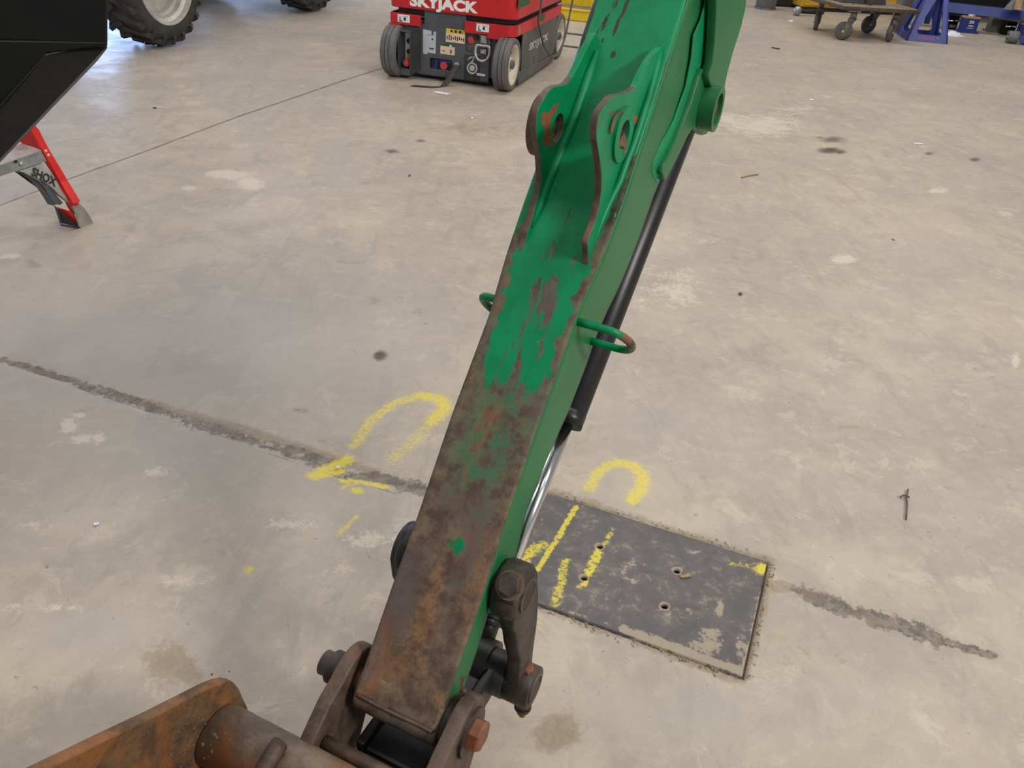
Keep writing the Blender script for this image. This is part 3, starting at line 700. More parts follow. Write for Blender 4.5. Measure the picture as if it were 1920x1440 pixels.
# ---- thumb-cylinder ears on the front face
def ear(name, base_px, outline_px, hole_px, t, hole_r):
    us = [PW(*q)[0] for q in base_px]; u1 = sum(us) / len(us)
    pts = [PU(px, py, u1) for px, py in outline_px]
    hc = PU(*hole_px, u1)
    pts = [(p.x, p.y) for p in smooth_path([(a, b, 0) for a, b in pts], 4)]
    pts = [(pts[0][0] + .004, -.004)] + [(a, min(b, .0 + 1.0 * b)) for a, b in pts[:-5]] + [(a, b * (.75, .5, .3, .15, .05)[k]) for k, (a, b) in enumerate(pts[-5:])] + [(pts[-1][0] - .006, -.004)]
    o = prism(name, pts, [circle(hc[0], hc[1], hole_r, 32)], MU(u1 - t / 2), t, [MAT['green'], MAT['edge_rust']], arm, .001, True)
    me = o.data; co = np.array([vv.co for vv in me.vertices])
    put_float(me, 'rust', np.full(len(co), .22)); put_float(me, 'film', np.full(len(co), .3))
    for p in me.polygons:
        if p.center.y > hc[0] + .066: p.material_index = 0
    return o, u1, hc
RE = [(1240, 88), (1222, 108), (1205, 138), (1193, 163), (1182, 171), (1166, 177), (1150, 181), (1137, 195), (1124, 214), (1119, 238), (1119, 262), (1122, 282), (1126, 308), (1128, 334), (1127, 360), (1123, 388), (1116, 416), (1107, 440), (1100, 461), (1095, 482)]
ear_r, ur_, hr_ = ear('thumb_ear', [(1240, 90), (1214, 182), (1187, 267), (1160, 340), (1120, 430)], RE, (1166, 252), .0092, .019)
LE = [(1118, 62), (1104, 84), (1090, 112), (1076, 140), (1064, 156), (1055, 160), (1040, 163), (1030, 170), (1021, 184), (1011, 200), (1007, 217), (1006, 238), (1007, 258), (1011, 276), (1014, 300), (1015, 320), (1015, 341), (1009, 369), (1003, 389), (996, 417), (988, 438), (981, 466)]
ear_l, ul_, hl_ = ear('thumb_ear', [(1115, 100), (1096, 150), (1067, 238), (1023, 341), (995, 425)], LE, (1047, 240), .0092, .019)
# boss rings round the ear holes
MB().ring((ur_ - .001, *hr_), (ur_ + .004, *hr_), .036, .019, 36).build('hole_boss', MAT['green'], arm)
put_float(arm.children[-1].data, 'rust', np.full(len(arm.children[-1].data.vertices), .22))
MB().ring((ul_ - .030, *hl_), (ul_ - .010, *hl_), .042, .019, 36).build('hole_boss', MAT['edge_rust'], arm)
# patches of bare rusted scale on the ears, a fraction of a millimetre thick
def scale(u, px, t=.0006):
    prism('rust_patch', [PU(x, y, u) for x, y in px], [], MU(u), t, [MAT['bolt']], arm, .0001)
scale(ul_, [(1049, 192), (1045, 203), (1041, 213), (1036, 217), (1032, 228), (1033, 250), (1036, 268), (1040, 273), (1030, 275), (1024, 273), (1015, 271), (1019, 258), (1021, 240), (1013, 232), (1014, 216), (1020, 209), (1030, 211), (1036, 201), (1040, 196)])
scale(ur_ + .004, [(1170, 249), (1175, 262), (1174, 270), (1173, 285), (1168, 290), (1170, 276), (1160, 273), (1164, 262)], .0008)
scale(ur_, [(1148, 208), (1150, 213), (1146, 217), (1142, 214), (1143, 209)]); scale(ur_, [(1190, 217), (1197, 218), (1195, 228), (1190, 233), (1186, 229)])
scale(ur_ + .003, [(1158, 211), (1166, 206), (1176, 207), (1181, 213), (1176, 212), (1166, 211), (1160, 216), (1154, 226), (1150, 240), (1146, 252), (1144, 247), (1147, 232), (1152, 219)], .001)
# weld fillets along the ears
def fillet(px, u_off, r, mat='green'):
    pts = [PW(*q) for q in px]
    o = MB().tube([(u + u_off, v, .0015) for u, v in pts], [r * .3] + [r] * (len(pts) - 2) + [r * .3], 8).build('weld_bead', MAT[mat], arm)
    put_float(o.data, 'rust', np.full(len(o.data.vertices), .16)); return o
fillet([(1240, 86), (1228, 128), (1214, 182), (1200, 226), (1187, 267), (1173, 302), (1160, 340), (1140, 380), (1122, 420), (1108, 455), (1099, 484)], .002, .0055)
fillet([(1117, 95), (1100, 142), (1085, 185), (1070, 230), (1045, 290), (1025, 340), (1008, 385), (993, 425)], .003, .0075)
# ---- doubler plates and upper pin boss on the right side
def plate_u(name, px, u, t, mat='side', bev=.0015, holes=()):
    o = prism(name, [PU(x, y, u + t / 2) for x, y in px], holes, MU(u), t, [MAT[mat]], arm, bev)
    put_float(o.data, 'rust', np.full(len(o.data.vertices), .16)); return o
dbl = [(1317, 129), (1309, 150), (1297, 192), (1282, 232), (1266, 270), (1250, 303), (1241, 320), (1247, 339), (1257, 322), (1266, 305), (1275, 287), (1281, 274), (1289, 257), (1296, 246), (1302, 238), (1306, 243), (1310, 250), (1317, 254), (1325, 252), (1331, 244), (1336, 232), (1350, 210), (1356, 185), (1359, 162), (1362, 145), (1350, 130), (1336, 128), (1327, 142)]
plate_u('doubler_plate', dbl, .052, .010)
upl = [(1352, -260), (1343, 30), (1340, 80), (1336, 120), (1328, 140), (1333, 162), (1359, 163), (1364, 137), (1375, 97), (1390, 50), (1398, 15), (1430, -260)]
plate_u('boom_side_plate', upl, .060, .014)
bc = PU(1338, 204, .075); MB().ring((.050, *bc), (.083, *bc), .036, .0255, 40).build('boom_pin_boss', MAT['side'], arm, .0015)
MB().cyl((.040, *bc), (.076, *bc), .025, n=32).build('boom_pin', MAT['edge_rust'], arm)
# boom above the frame, unseen: added to shade the arm's upper face
bm_ = [(1.14, -.13), (1.5, -.18), (2.05, .08), (2.6, 1.1), (2.52, 1.2), (1.90, .28), (1.42, .0), (1.14, -.03)]
prism('shading_boom', bm_, [], MU(-.018), .125, [MAT['side']], arm, .004); put_float(arm.children[-1].data, 'rust', np.zeros(len(arm.children[-1].data.vertices)))
band = [(1327, -10), (1315, 37), (1302, 65), (1297, 110), (1287, 162), (1265, 225), (1240, 270), (1225, 305), (1222, 322), (1231, 342), (1242, 334), (1243, 318), (1262, 280), (1284, 232), (1298, 192), (1311, 150), (1320, 128), (1332, 105), (1338, -10)]
o = plate_u('weld_band', band, .0475, .003, 'green', .001); put_float(o.data, 'rust', np.full(len(o.data.vertices), .12)) if 'rust' not in o.data.attributes else None
# raised weld step beside the doubler
stp = [PU(x, y, .046) for x, y in [(1308, 118), (1300, 150), (1288, 192), (1272, 232), (1255, 272), (1238, 308), (1228, 332)]]
o = MB().tube([(.045, a, b) for a, b in stp], .0055, 8).build('weld_bead', MAT['green'], arm); put_float(o.data, 'rust', np.full(len(o.data.vertices), .05))

# ---- hose loops
def loop(name, sgn, p1, p2, out, r=.0058):
    (v1, w1), (v2, w2) = p1, p2
    u0 = (uR if sgn > 0 else uL)(v1) - sgn * .006
    a = Vector((u0, v1, w1)); b = Vector((u0, v2, w2)); o_ = Vector((sgn * out, 0, 0))
    pts = [a, a + o_ * .3, a + o_ * .62] + [a + o_ * .62 + (b - a) * (.5 - .5 * math.cos(t)) + o_ * .38 * math.sin(t) for t in np.linspace(.25, math.pi - .25, 9)] + [b + o_ * .62, b + o_ * .3, b]
    x = MB().tube(pts, r, 12).build(name, MAT['green'], arm)
    co = np.array([q.co for q in x.data.vertices]); put_float(x.data, 'rust', np.clip((np.abs(co[:, 0] - u0) - .045) / .02, 0, 1) * .6); return x
pA = PU(1086, 604, .042); pB = PU(1110, 640, .042)
loop('hose_loop', 1, pA, pB, .075); loop('hose_loop', -1, pA, (pB[0], pB[1]), .040)
# ---- bucket cylinder on the back
UC = -.005
c_top = PU(1222, 380, UC); c_mid = PU(1105, 672, UC); c_low = PU(962, 1048, UC)
dirc = Vector((0, c_low[0] - c_top[0], c_low[1] - c_top[1])).normalized()
def cyl_pt(px, py):
    q = PU(px, py, UC); base = Vector((UC, *c_top)); d = Vector((UC, *q)) - base; return base + dirc * d.dot(dirc)
b0 = cyl_pt(1360, 30); b1 = cyl_pt(1062, 782)
BR = .0275
MB().cyl(b0, b1, BR, n=40, ch=.002).build('cylinder_barrel', MAT['barrel'], arm)
MB().cyl(b1 - dirc * .014, b1 + dirc * .010, BR + .0006, n=40).build('cylinder_gland', MAT['barrel'], arm)
rod_end = cyl_pt(930, 1130)
MB().cyl(b1, rod_end, .0128, n=32).build('cylinder_rod', MAT['chrome'], arm)
# ---- linkage
def axis_pt(px, py, u): q = PU(px, py, u); return q
hd = (.179, -.058); HR_ = .0405    # head pin of the side link (v, w)
ft = PU(1003, 1291, .100); FR_ = .033
def side_link(u, t):
    px = [(1010, 1104), (1010, 1122), (1009, 1140), (1008, 1160), (1004, 1190), (1000, 1220), (998, 1245)]
    outer = [PU(x, y, .084) for x, y in px]
    inner = [PU(x, y, .084) for x, y in [(976, 1240), (970, 1215), (968, 1195), (963, 1178)]]
    foot = [(ft[0] + FR_ * math.cos(k), ft[1] + FR_ * math.sin(k)) for k in np.linspace(math.radians(-115), math.radians(-270), 9)]
    head = [(hd[0] + HR_ * .9 * math.cos(k), hd[1] + HR_ * .9 * math.sin(k)) for k in np.linspace(math.radians(125), math.radians(-20), 8)]
    return prism('side_link', outer + foot + inner + head, [], MU(u), t, [MAT['link']], arm, .003)
side_link(.073, .023); l2 = side_link(-.098, .018); l2.data.materials[0] = MAT['grease_shade']  # left link darker: its shade is put into the colour
MB().cyl((.045, *hd), (.086, *hd), HR_, n=48, ch=.007).build('link_head_boss', MAT['link'], arm)
MB().cyl((-.100, *hd), (-.079, *hd), HR_, n=44, ch=.004).build('link_head_boss', MAT['grease_shade'], arm)  # left head boss likewise darkened to stand for shade
MB().cyl((-.102, *hd), (.088, *hd), .020, n=32).build('link_pin', MAT['link'], arm)
MB().ring((.0855, *hd), (.0885, *hd), .0245, .0205, 32).build('pin_end_ring', MAT['edge_rust'], arm)
# raised flat with the locking bolt, facing up towards the viewer
tov = (ARM.inverted() @ CAM - Vector((.065, *hd))); tov.x = 0; tov.normalize()
tov = (tov + Vector((0, -.02, 0))).normalized(); sv = Vector((1, 0, 0)).cross(tov)
pb_ = Vector((.0715, *hd)) + tov * (HR_ - .006)
MB().box(pb_ + tov * .003, (.030, .036, .010), (Vector((1, 0, 0)), sv, tov)).build('bolt_flat', MAT['link'], arm, .004)
MB().hexbolt(pb_ + tov * .009 - sv * .004, pb_ + tov * .021 - sv * .004, .0165, .3).build('lock_bolt', MAT['link'], arm)
MB().ring(pb_ + tov * .0085 - sv * .004, pb_ + tov * .011 - sv * .004, .0195, .010, 28).build('bolt_washer', MAT['edge_rust'], arm)
# foot boss, tube across, bolts
MB().cyl((.056, *ft), (.100, *ft), FR_, n=40, ch=.002).build('link_foot_boss', MAT['link'], arm)
MB().ring((.0995, *ft), (.1015, *ft), .0245, .0205, 32).build('pin_end_ring', MAT['edge_rust'], arm)
MB().cyl((-.090, *ft), (.058, *ft), .0345, n=40, ch=.002).build('link_tube', MAT['grease_shade'], arm)
MB().ring((UC - .030, *ft), (UC + .030, *ft), .043, .030, 36).build('rod_eye', MAT['grease_shade'], arm)
p0 = Vector((.084, *ft)); dn = (ARM.to_3x3().inverted() @ Vector((0, 0, -1))).normalized()
dn = (dn - Vector((1, 0, 0)) * dn.x).normalized()
MB().hexbolt(p0 - dn * .030, p0 - dn * .041, .0105).build('clamp_bolt', MAT['bolt'], arm)
MB().cyl(p0 + dn * .026, p0 + dn * .050, .0125, n=20, ch=.002).cyl(p0 + dn * .050, p0 + dn * .054, .0135, n=20).build('clamp_lug', MAT['link'], arm)
MB().cyl(p0 + dn * .054, p0 + dn * .064, .011, .010, n=6, smooth=False).cyl(p0 + dn * .064, p0 + dn * .072, .006, n=12).build('grease_fitting', MAT['brass'], arm)
# rod end: neck and wiper rings
nk = Vector((UC, *ft)); dd = (nk - rod_end).normalized()
MB().cyl(rod_end - dd * .01, nk, .017, .021, n=28).build('rod_neck', MAT['grease_shade'], arm)
for t_ in (.018, .028): MB().ring(rod_end + dd * t_, rod_end + dd * (t_ + .005), .0225, .010, 28).build('wiper_ring', MAT['barrel'], arm)
# bucket link (H-link) running from the foot pin down towards the bucket
q2 = (-.1095, -.0793)
hv = Vector((0, q2[0] - ft[0], q2[1] - ft[1])); hl = hv.length; hv.normalize(); hn = Vector((1, 0, 0)).cross(hv)
hm = Vector((0, *ft)) + hv * hl * .5
MB().box((-.018, hm.y, hm.z), (.094, hl * 1.02, .040), (Vector((1, 0, 0)), hv, hn)).build('bucket_link', MAT['blackbar'], arm, .006)
for uu in (-.018 + .052, -.018 - .052):
    ob = MB(); ob.box((uu, hm.y, hm.z), (.014, hl * 1.02, .056), (Vector((1, 0, 0)), hv, hn)); ob.build('bucket_link_flange', MAT['blackbar'], arm, .004)

# ------------------------------------------------------------------ bucket (profile drawn in c = towards the viewer, z = height above the floor, on planes across the pin)
ZV = (AV.z, AW.z); HV = (-AW.z, AV.z)
def CZ_(c, z): return (c * HV[0] + (z - AO.z) * ZV[0], c * HV[1] + (z - AO.z) * ZV[1])
bucket = thing('excavator_bucket', 'rusty brown steel bucket pinned to the lower end of the green arm', 'bucket', ARM)
PINC = (-.024, .242)
def hinge(u, front, name='hinge_plate'):
    loop = circle(PINC[0], PINC[1], .0465, 16, math.radians(200), math.radians(50), True)
    loop = [(c, z) for c, z in loop] + front + [(.115, .205), (.09, .10), (.045, .055), (-.003, .098), (-.020, .125), (-.045, .175)]
    return prism(name, [CZ_(*p) for p in loop], [], MU(u), .020, [MAT['brown'], MAT['brown']], bucket, .0025)
hinge(-.101, [(.040, .264), (.071, .240)])
hinge(.068, [(.040, .262), (.071, .240)])
pc = CZ_(*PINC)
MB().cyl((-.150, *pc), (.082, *pc), .0175, n=28).build('bucket_pin', MAT['brown'], bucket)
MB().cyl((-.137, *pc), (-.118, *pc), .0235, n=36, ch=.002).cyl((-.119, *pc), (-.112, *pc), .031, n=36, ch=.001).build('pin_head', MAT['link'], bucket)
MB().ring((.078, *pc), (.083, *pc), .034, .016, 36).build('pin_washer', MAT['link'], bucket)
MB().hexbolt((.083, *pc), (.098, *pc), .0222, .35).build('pin_bolt', MAT['bolt'], bucket)
MB().ring((.048, *pc), (.057, *pc), .030, .016, 30).build('dust_seal', MAT['link'], bucket)
# torque tube, cross bar, side plates, shell
BU0, BU1 = -.222, .186
tc = CZ_(.112, .204)
MB().cyl((BU0 + .002, *tc), (BU1, *tc), .041, n=48).build('torque_tube', MAT['tube'], bucket)
bc_ = CZ_(.060, .212); MB().cyl((-.088, *bc_), (.056, *bc_), .0095, n=20).build('cross_bar', MAT['brown'], bucket)
rimp = [(.060, .216), (.064, .240), (.071, .260), (.081, .274), (.094, .285), (.112, .296)]
def bside(u):
    up = [(.055, .19)] + rimp + [(.184, .332), (.252, .369), (.335, .413), (.44, .468), (.455, .455), (.42, .33), (.37, .19), (.30, .07), (.22, .012), (.15, .003), (.09, .03), (.055, .085), (.055, .16)]
    return prism('side_plate', [CZ_(*p) for p in up], [], MU(u), .015, [MAT['bucket'], MAT['bucket']], bucket, .003)
bside(BU0 - .0075); bside(BU1 + .0075)
sh = smooth_path([(*p, 0) for p in [(.075, .185), (.060, .15), (.060, .09), (.092, .036), (.15, .009), (.22, .018), (.295, .076), (.362, .195), (.41, .33), (.445, .46)]], 5)
V = []; F = []
for q in sh:
    for uu in (BU0, BU1): V.append((uu, *CZ_(q.x, q.y)))
for i in range(len(sh) - 1): F.append((2 * i, 2 * i + 1, 2 * i + 3, 2 * i + 2))
me = MB().add(V, F, True).mesh('shell'); so = link_mesh('shell', me, MAT['bucket'], bucket)
md = so.modifiers.new('thickness', 'SOLIDIFY'); md.thickness = .010; md.offset = 0
# lug welded to the tube and dried dirt in the corner
lg = [CZ_(.112 + .052 * math.cos(t), .204 + .052 * math.sin(t)) for t in np.linspace(-.9, 1.6, 14)]
MB().tube([(-.115, *p) for p in lg], .011, 10).build('tube_lug', MAT['brown'], bucket)
rg = random.Random(4); dm = MB()
for i in range(90):
    r = rg.uniform(.001, .0032)
    if i % 4 == 0:
        a = rg.gauss(.8, .8); u = BU0 + abs(rg.gauss(0, .03)); c, z = .112 + .041 * math.cos(a), .204 + .041 * math.sin(a); nrm = (0, *[math.cos(a) * HV[k] + math.sin(a) * ZV[k] for k in (0, 1)])
        p = Vector((u, *CZ_(c, z)))
    else:
        c, z = rg.gauss(.17, .05), rg.gauss(.235, .03); p = Vector((BU0, *CZ_(c, z))); nrm = (1, 0, 0)
    nrm = Vector(nrm) + Vector([rg.uniform(-.3, .3) for _ in range(3)])
    dm.lathe([(r, -.001), (r * .9, r * .12), (r * .5, r * .28), (r * .02, r * .3)], p, nrm, 6, a0=rg.random() * 6)
dm.build('caked_dirt', plain('dry_caked_dirt', srgb(120, 90, 60), srgb(92, 68, 46), .9, 0, 60, .5), bucket, kind='stuff')
# ------------------------------------------------------------------ red and grey scissor lift (local: x = 0 at its right side, -0.81 at its left; y back; z up)
def yawframe(o, yaw): 
    c, s_ = math.cos(yaw), math.sin(yaw); return frame((c, s_, 0), (-s_, c, 0), (0, 0, 1), o)
LY = -0.2449458
lift = thing('scissor_lift', 'red and dark grey scissor lift parked on the concrete behind the green arm', 'scissor lift', yawframe((-.1443, 5.4363, 0), LY))
MF = lambda y: frame((1, 0, 0), (0, 0, 1), (0, -1, 0), (0, y, 0))      # XY = (x, z), facing the front
MS = lambda x: frame((0, 1, 0), (0, 0, 1), (1, 0, 0), (x, 0, 0))       # XY = (y, z), facing the right side
FY = .012
# chassis core
MB().box((-.405, .66, .205), (.56, 1.26, .30)).build('chassis', MAT['lift_side'], lift, .006)
# front panel with its openings
def rr(x0, z0, x1, z1, r=.012):
    P = []
    for cx, cz, a in [(x1 - r, z1 - r, 0), (x0 + r, z1 - r, 90), (x0 + r, z0 + r, 180), (x1 - r, z0 + r, 270)]:
        P += [(cx + r * math.cos(math.radians(a + k * 22.5)), cz + r * math.sin(math.radians(a + k * 22.5))) for k in range(5)]
    return P
prism('front_panel', [(-.755, .330), (-.755, .03), (-.60, .030), (-.163, .034), (-.163, .345), (-.20, .345), (-.325, .338), (-.325, .415), (-.602, .415), (-.602, .335)], [rr(-.563, .073, -.410, .137), rr(-.325, .20, -.232, .306)], MF(FY + .006), .012, [MAT['lift_grey']], lift, .002)
# lower lip, bent back
MB().hexa([(-.655, FY + .03, .018), (-.163, FY + .03, .018), (-.163, FY + .05, .018), (-.655, FY + .05, .018), (-.655, FY, .036), (-.163, FY, .036), (-.163, FY + .03, .036), (-.655, FY + .03, .036)]).build('front_lip', MAT['lift_grey'], lift)
MB().box((-.46, FY + .03, .105), (.20, .03, .10)).build('recess_back', MAT['dark'], lift)
MB().box((-.276, FY + .035, .255), (.12, .03, .12)).build('recess_back', MAT['dark'], lift)
MB().box((-.275, FY - .001, .11), (.105, .004, .15)).build('side_recess_panel', MAT['pedestal'], lift, .002)
# bits inside the openings
MB().cyl((-.468, FY + .004, .098), (-.468, FY + .014, .098), .024, n=20).build('red_knob', MAT['pinkred'], lift)
MB().hexa([(-.545, FY + .006, .075), (-.51, FY + .006, .075), (-.51, FY + .014, .075), (-.545, FY + .014, .075), (-.525, FY + .006, .13), (-.505, FY + .006, .13), (-.505, FY + .014, .13), (-.525, FY + .014, .13)]).box((-.46, FY + .012, .123), (.08, .006, .018)).build('recess_bracket', MAT['deepblue'], lift)
MB().cyl((-.290, FY + .006, .272), (-.290, FY + .022, .272), .022, n=20).build('red_knob', MAT['pinkred'], lift)
MB().cyl((-.262, FY + .006, .288), (-.262, FY + .03, .288), .016, n=16).build('black_knob', MAT['dark'], lift)
MB().tube([(-.31, FY + .0, .15), (-.285, FY - .004, .17), (-.262, FY - .004, .178), (-.27, FY - .002, .15), (-.30, FY - .001, .128)], .006, 8).build('lever', MAT['alu'], lift)
MB().ring((-.272, FY - .006, .108), (-.272, FY - .003, .108), .036, .026, 28).cyl((-.272, FY - .006, .108), (-.272, FY - .003, .108), .018, n=20).build('round_emblem', MAT['paleprint'], lift)
# emergency control box on the left of the front
bx = MB(); x0, x1, z0, z1, yb, yf = -.756, -.668, .024, .290, FY, -.055
bx.box((x0 + .003, (yb + yf) / 2, (z0 + z1) / 2), (.006, yb - yf, z1 - z0)).box((x1 - .003, (yb + yf) / 2, (z0 + z1) / 2), (.006, yb - yf, z1 - z0))
bx.box(((x0 + x1) / 2, (yb + yf) / 2, z1 - .003), (x1 - x0, yb - yf, .006)).box(((x0 + x1) / 2, (yb + yf) / 2, z0 + .02), (x1 - x0, yb - yf, .04)).box(((x0 + x1) / 2, yb - .003, (z0 + z1) / 2), (x1 - x0, .006, z1 - z0))
bx.build('control_box', MAT['lift_grey'], lift, .001)
MB().hexa([(-.668, yf, z0), (-.622, FY, .06), (-.622, FY + .004, .06), (-.668, FY, z0), (-.668, yf, z1), (-.622, FY, .297), (-.622, FY + .004, .297), (-.668, FY, z1)]).build('box_side', MAT['pedestal'], lift)
cp_ = MB().box((-.700, FY - .010, .19), (.050, .004, .165)).build('control_plate', MAT['white'], lift)
MB().cyl((-.698, FY - .012, .226), (-.698, FY - .030, .226), .014, n=16).build('black_switch', MAT['dark'], lift)
MB().cyl((-.698, FY - .012, .163), (-.698, FY - .028, .163), .014, n=16).build('black_switch', MAT['dark'], lift)
MB().box((-.697, FY - .014, .128), (.034, .004, .022)).build('yellow_ring_plate', MAT['yellow'], lift)
MB().cyl((-.705, FY - .012, .095), (-.705, FY - .032, .095), .014, n=20).cyl((-.705, FY - .030, .095), (-.705, FY - .052, .095), .024, n=24, ch=.006).build('stop_button', MAT['pinkred'], lift)
MB().tube(smooth_path([(-.757, .0, .272), (-.775, -.02, .268), (-.795, -.03, .255), (-.795, -.03, .21), (-.775, -.025, .165), (-.757, -.01, .155)], 5), .007, 8).build('tie_down_ring', MAT['steel'], lift)
MB().box((-.757, -.008, .285), (.02, .014, .05)).build('ring_bracket', MAT['alu'], lift)
# labels
def label(x0, z0, x1, z1, mat, y=FY, nm='label'):
    return MB().box(((x0 + x1) / 2, y - .001, (z0 + z1) / 2), (x1 - x0, .002, z1 - z0)).build(nm, MAT[mat], lift)
def ink(parent, rects, mat, y):
    m = MB()
    for a, b, c, d in rects: m.box(((a + c) / 2, y, (b + d) / 2), (c - a, .001, d - b))
    return m.build('print', MAT[mat], parent, 0, 'stuff')
# the white instruction sheet with its torn notch
sheet = prism('instruction_label', [(-.608, .302), (-.608, .168), (-.522, .166), (-.522, .296), (-.538, .296), (-.538, .272), (-.552, .274), (-.552, .299)], [], MF(FY - .001), .001, [MAT['offwhite']], lift, .0001)
sh_ = MB().box((-.545, FY - .002, .250), (.010, .001, .010)).box((-.565, FY - .002, .273), (.03, .001, .002))
for k in range(5): sh_.box((-.562 + k * .006, FY - .002, .194 - .0015 * (2 - abs(k - 2))), (.0065, .001, .007))
sh_.build('print', MAT['ink'], lift, 0, 'stuff')
label(-.605, .156, -.578, .168, 'offwhite', FY, 'small_label')
wl_ = label(-.455, .246, -.329, .324, 'yellow', FY, 'warning_label')
label(-.455, .246, -.329, .300, 'cream', FY - .0012, 'warning_label_body')
rgk = random.Random(9)
pr_ = [(-.425, .305, -.410, .318), (-.398, .304, -.382, .320), (-.37, .304, -.352, .319)]
for k in range(9):
    x = -.449 + k * .0135; pr_ += [(x, .256 + rgk.random() * .01, x + .007, .275 + rgk.random() * .018)]
ink(lift, pr_, 'ink', FY - .003)
label(-.490, .170, -.394, .218, 'cream', FY, 'cream_label'); label(-.470, .214, -.405, .235, 'green_tag', FY + .0004, 'green_sticker')
MB().cyl((-.421, FY, .222), (-.421, FY - .006, .222), .008, n=14).build('white_cap', MAT['white'], lift)
ink(lift, [(-.475, .185, -.469, .197), (-.462, .184, -.458, .192), (-.424, .178, -.413, .200)], 'bolt', FY - .0025)
label(-.240, .068, -.183, .082, 'white', FY - .003, 'small_label')
# right shackle
for zz, hh in ((.286, .05), (.215, .03)): MB().box((-.203, FY - .006, zz), (.040, .010, hh)).build('ring_bracket', MAT['steel'], lift, .004)
for zz in (.290, .213): MB().cyl((-.203, FY - .01, zz), (-.203, FY - .016, zz), .009, n=14).build('bracket_bolt', MAT['alu'], lift)
MB().tube(smooth_path([(-.203, -.012, .252), (-.235, -.014, .252), (-.244, -.016, .24), (-.244, -.022, .20), (-.225, -.028, .172), (-.198, -.03, .165), (-.172, -.028, .175), (-.155, -.022, .20), (-.155, -.016, .24), (-.164, -.014, .252), (-.203, -.012, .252)], 4), .0075, 10).build('tie_down_ring', MAT['alu'], lift)
# wheels
def wheel(x_out, yc, sgn, steer=0.0, name='wheel'):
    R, Wd = .158, .098
    w = MB(); ax = Vector((sgn, 0, 0))
    o = Vector((x_out - sgn * Wd, yc, R))
    tyre = MB().lathe([(.118, 0), (.150, .0), (R, .012), (R, Wd - .012), (.150, Wd), (.122, Wd), (.118, Wd - .01)], o, ax, 44).build(name, MAT['rubber'], lift)
    for z in (.035, .062): MB().ring(o + ax * z, o + ax * (z + .004), R + .0006, R - .006, 44).build('tread_groove', MAT['dark'], tyre)
    rim = MB().lathe([(.121, Wd - .002), (.112, Wd - .004), (.106, Wd - .03), (.098, Wd - .045), (.045, Wd - .04), (.040, Wd - .02), (.0, Wd - .02)], o, ax, 40).build('rim', MAT['rim_white'], tyre)
    hub = MB().cyl(o + ax * (Wd - .03), o + ax * (Wd - .002), .030, .026, n=24).cyl(o + ax * (Wd - .002), o + ax * (Wd + .004), .012, n=6, smooth=False).build('hub', MAT['jackgrey'], tyre)
    for k in range(6):
        a = k * math.pi / 3; p = o + Vector((0, math.cos(a), math.sin(a))) * .07 + ax * (Wd - .043)
        MB().cyl(p, p + ax * .012, .009, n=6, smooth=False).build('lug_nut', MAT['jackgrey'], hub) if k < 5 else None
    return tyre
for c in (wheel(0, .012, 1), wheel(-.842, .012, -1), wheel(0, 1.27, 1), wheel(-.81, 1.27, -1)): pass
# wheel arches / axles
for ya in (.075, 1.27): MB().cyl((-.80, ya, .16), (-.06, ya, .16), .03, n=16).build('axle', MAT['dark'], lift)
# side skirts and side panel
for x, nm in ((-.006, 'side_panel'), (-.804, 'side_panel')):
    prism(nm, [(.195, .345), (.195, .09), (1.085, .066), (1.085, .345)], [rr(.50, .085, .525, .135, .004)], MS(x), .012, [MAT['lift_side']], lift, .002)
    prism('pothole_guard', [(.125, .093), (.125, .022), (1.10, .022), (1.10, .062), (.62, .075), (.60, .084), (.30, .084), (.28, .093)], [], MS(x + (.006 if x > -.4 else -.006)), .014, [MAT['lift_side']], lift, .003)
# red lower bumper ring: right wraps the corner, left is short
def bumper(pts, name='bumper'):
    V = []; n = len(pts)
    P = [Vector((a, b, 0)) for a, b in pts]
    Z0, Z1, TH = .318, .384, .010
    mb = MB()
    for i in range(n):
        T = (P[min(i + 1, n - 1)] - P[max(i - 1, 0)]).normalized(); N = Vector((T.y, -T.x, 0))
        for d, z in ((0, Z0), (0, Z1), (-TH, Z1), (-TH, Z0)): V.append(P[i] + N * d + Vector((0, 0, z)))
    F = []
    for i in range(n - 1):
        for j in range(4): F.append((4 * i + j, 4 * i + (j + 1) % 4, 4 * i + 4 + (j + 1) % 4, 4 * i + 4 + j))
    F += [(0, 1, 2, 3), (4 * n - 1, 4 * n - 2, 4 * n - 3, 4 * n - 4)]
    return mb.add(V, F).build(name, MAT['red'], lift, .002)
arc = [(-.06 + .062 * math.sin(t), .055 - .065 * math.cos(t)) for t in np.linspace(0, math.pi / 2, 9)]
bumper([(-.326, -.01), (-.20, -.01)] + arc + [(.002, .3), (.002, .8), (.002, 1.20)])
MB().hexa([(-.178, -.009, .298), (-.06, -.009, .298), (-.06, .001, .298), (-.178, .001, .298), (-.178, -.010, .322), (-.05, -.010, .322), (-.05, 0, .322), (-.178, 0, .322)]).build('bumper_drop', MAT['red'], lift)
arcl = [(-.80 + .035 * (1 - math.cos(t)) - .035, .03 - .04 * math.sin(t)) for t in np.linspace(0, math.pi / 2, 7)]
bumper([(-.835, 1.20), (-.835, .5), (-.835, .06)] + [(a, b) for a, b in arcl] + [(-.76, -.01), (-.618, -.01)])
MB().box((-.797, -.005, .308), (.072, .010, .024)).build('bumper_drop', MAT['red'], lift)
MB().box((-.40, .62, .372), (.80, 1.2, .012)).build('deck_tray', MAT['lift_grey'], lift)
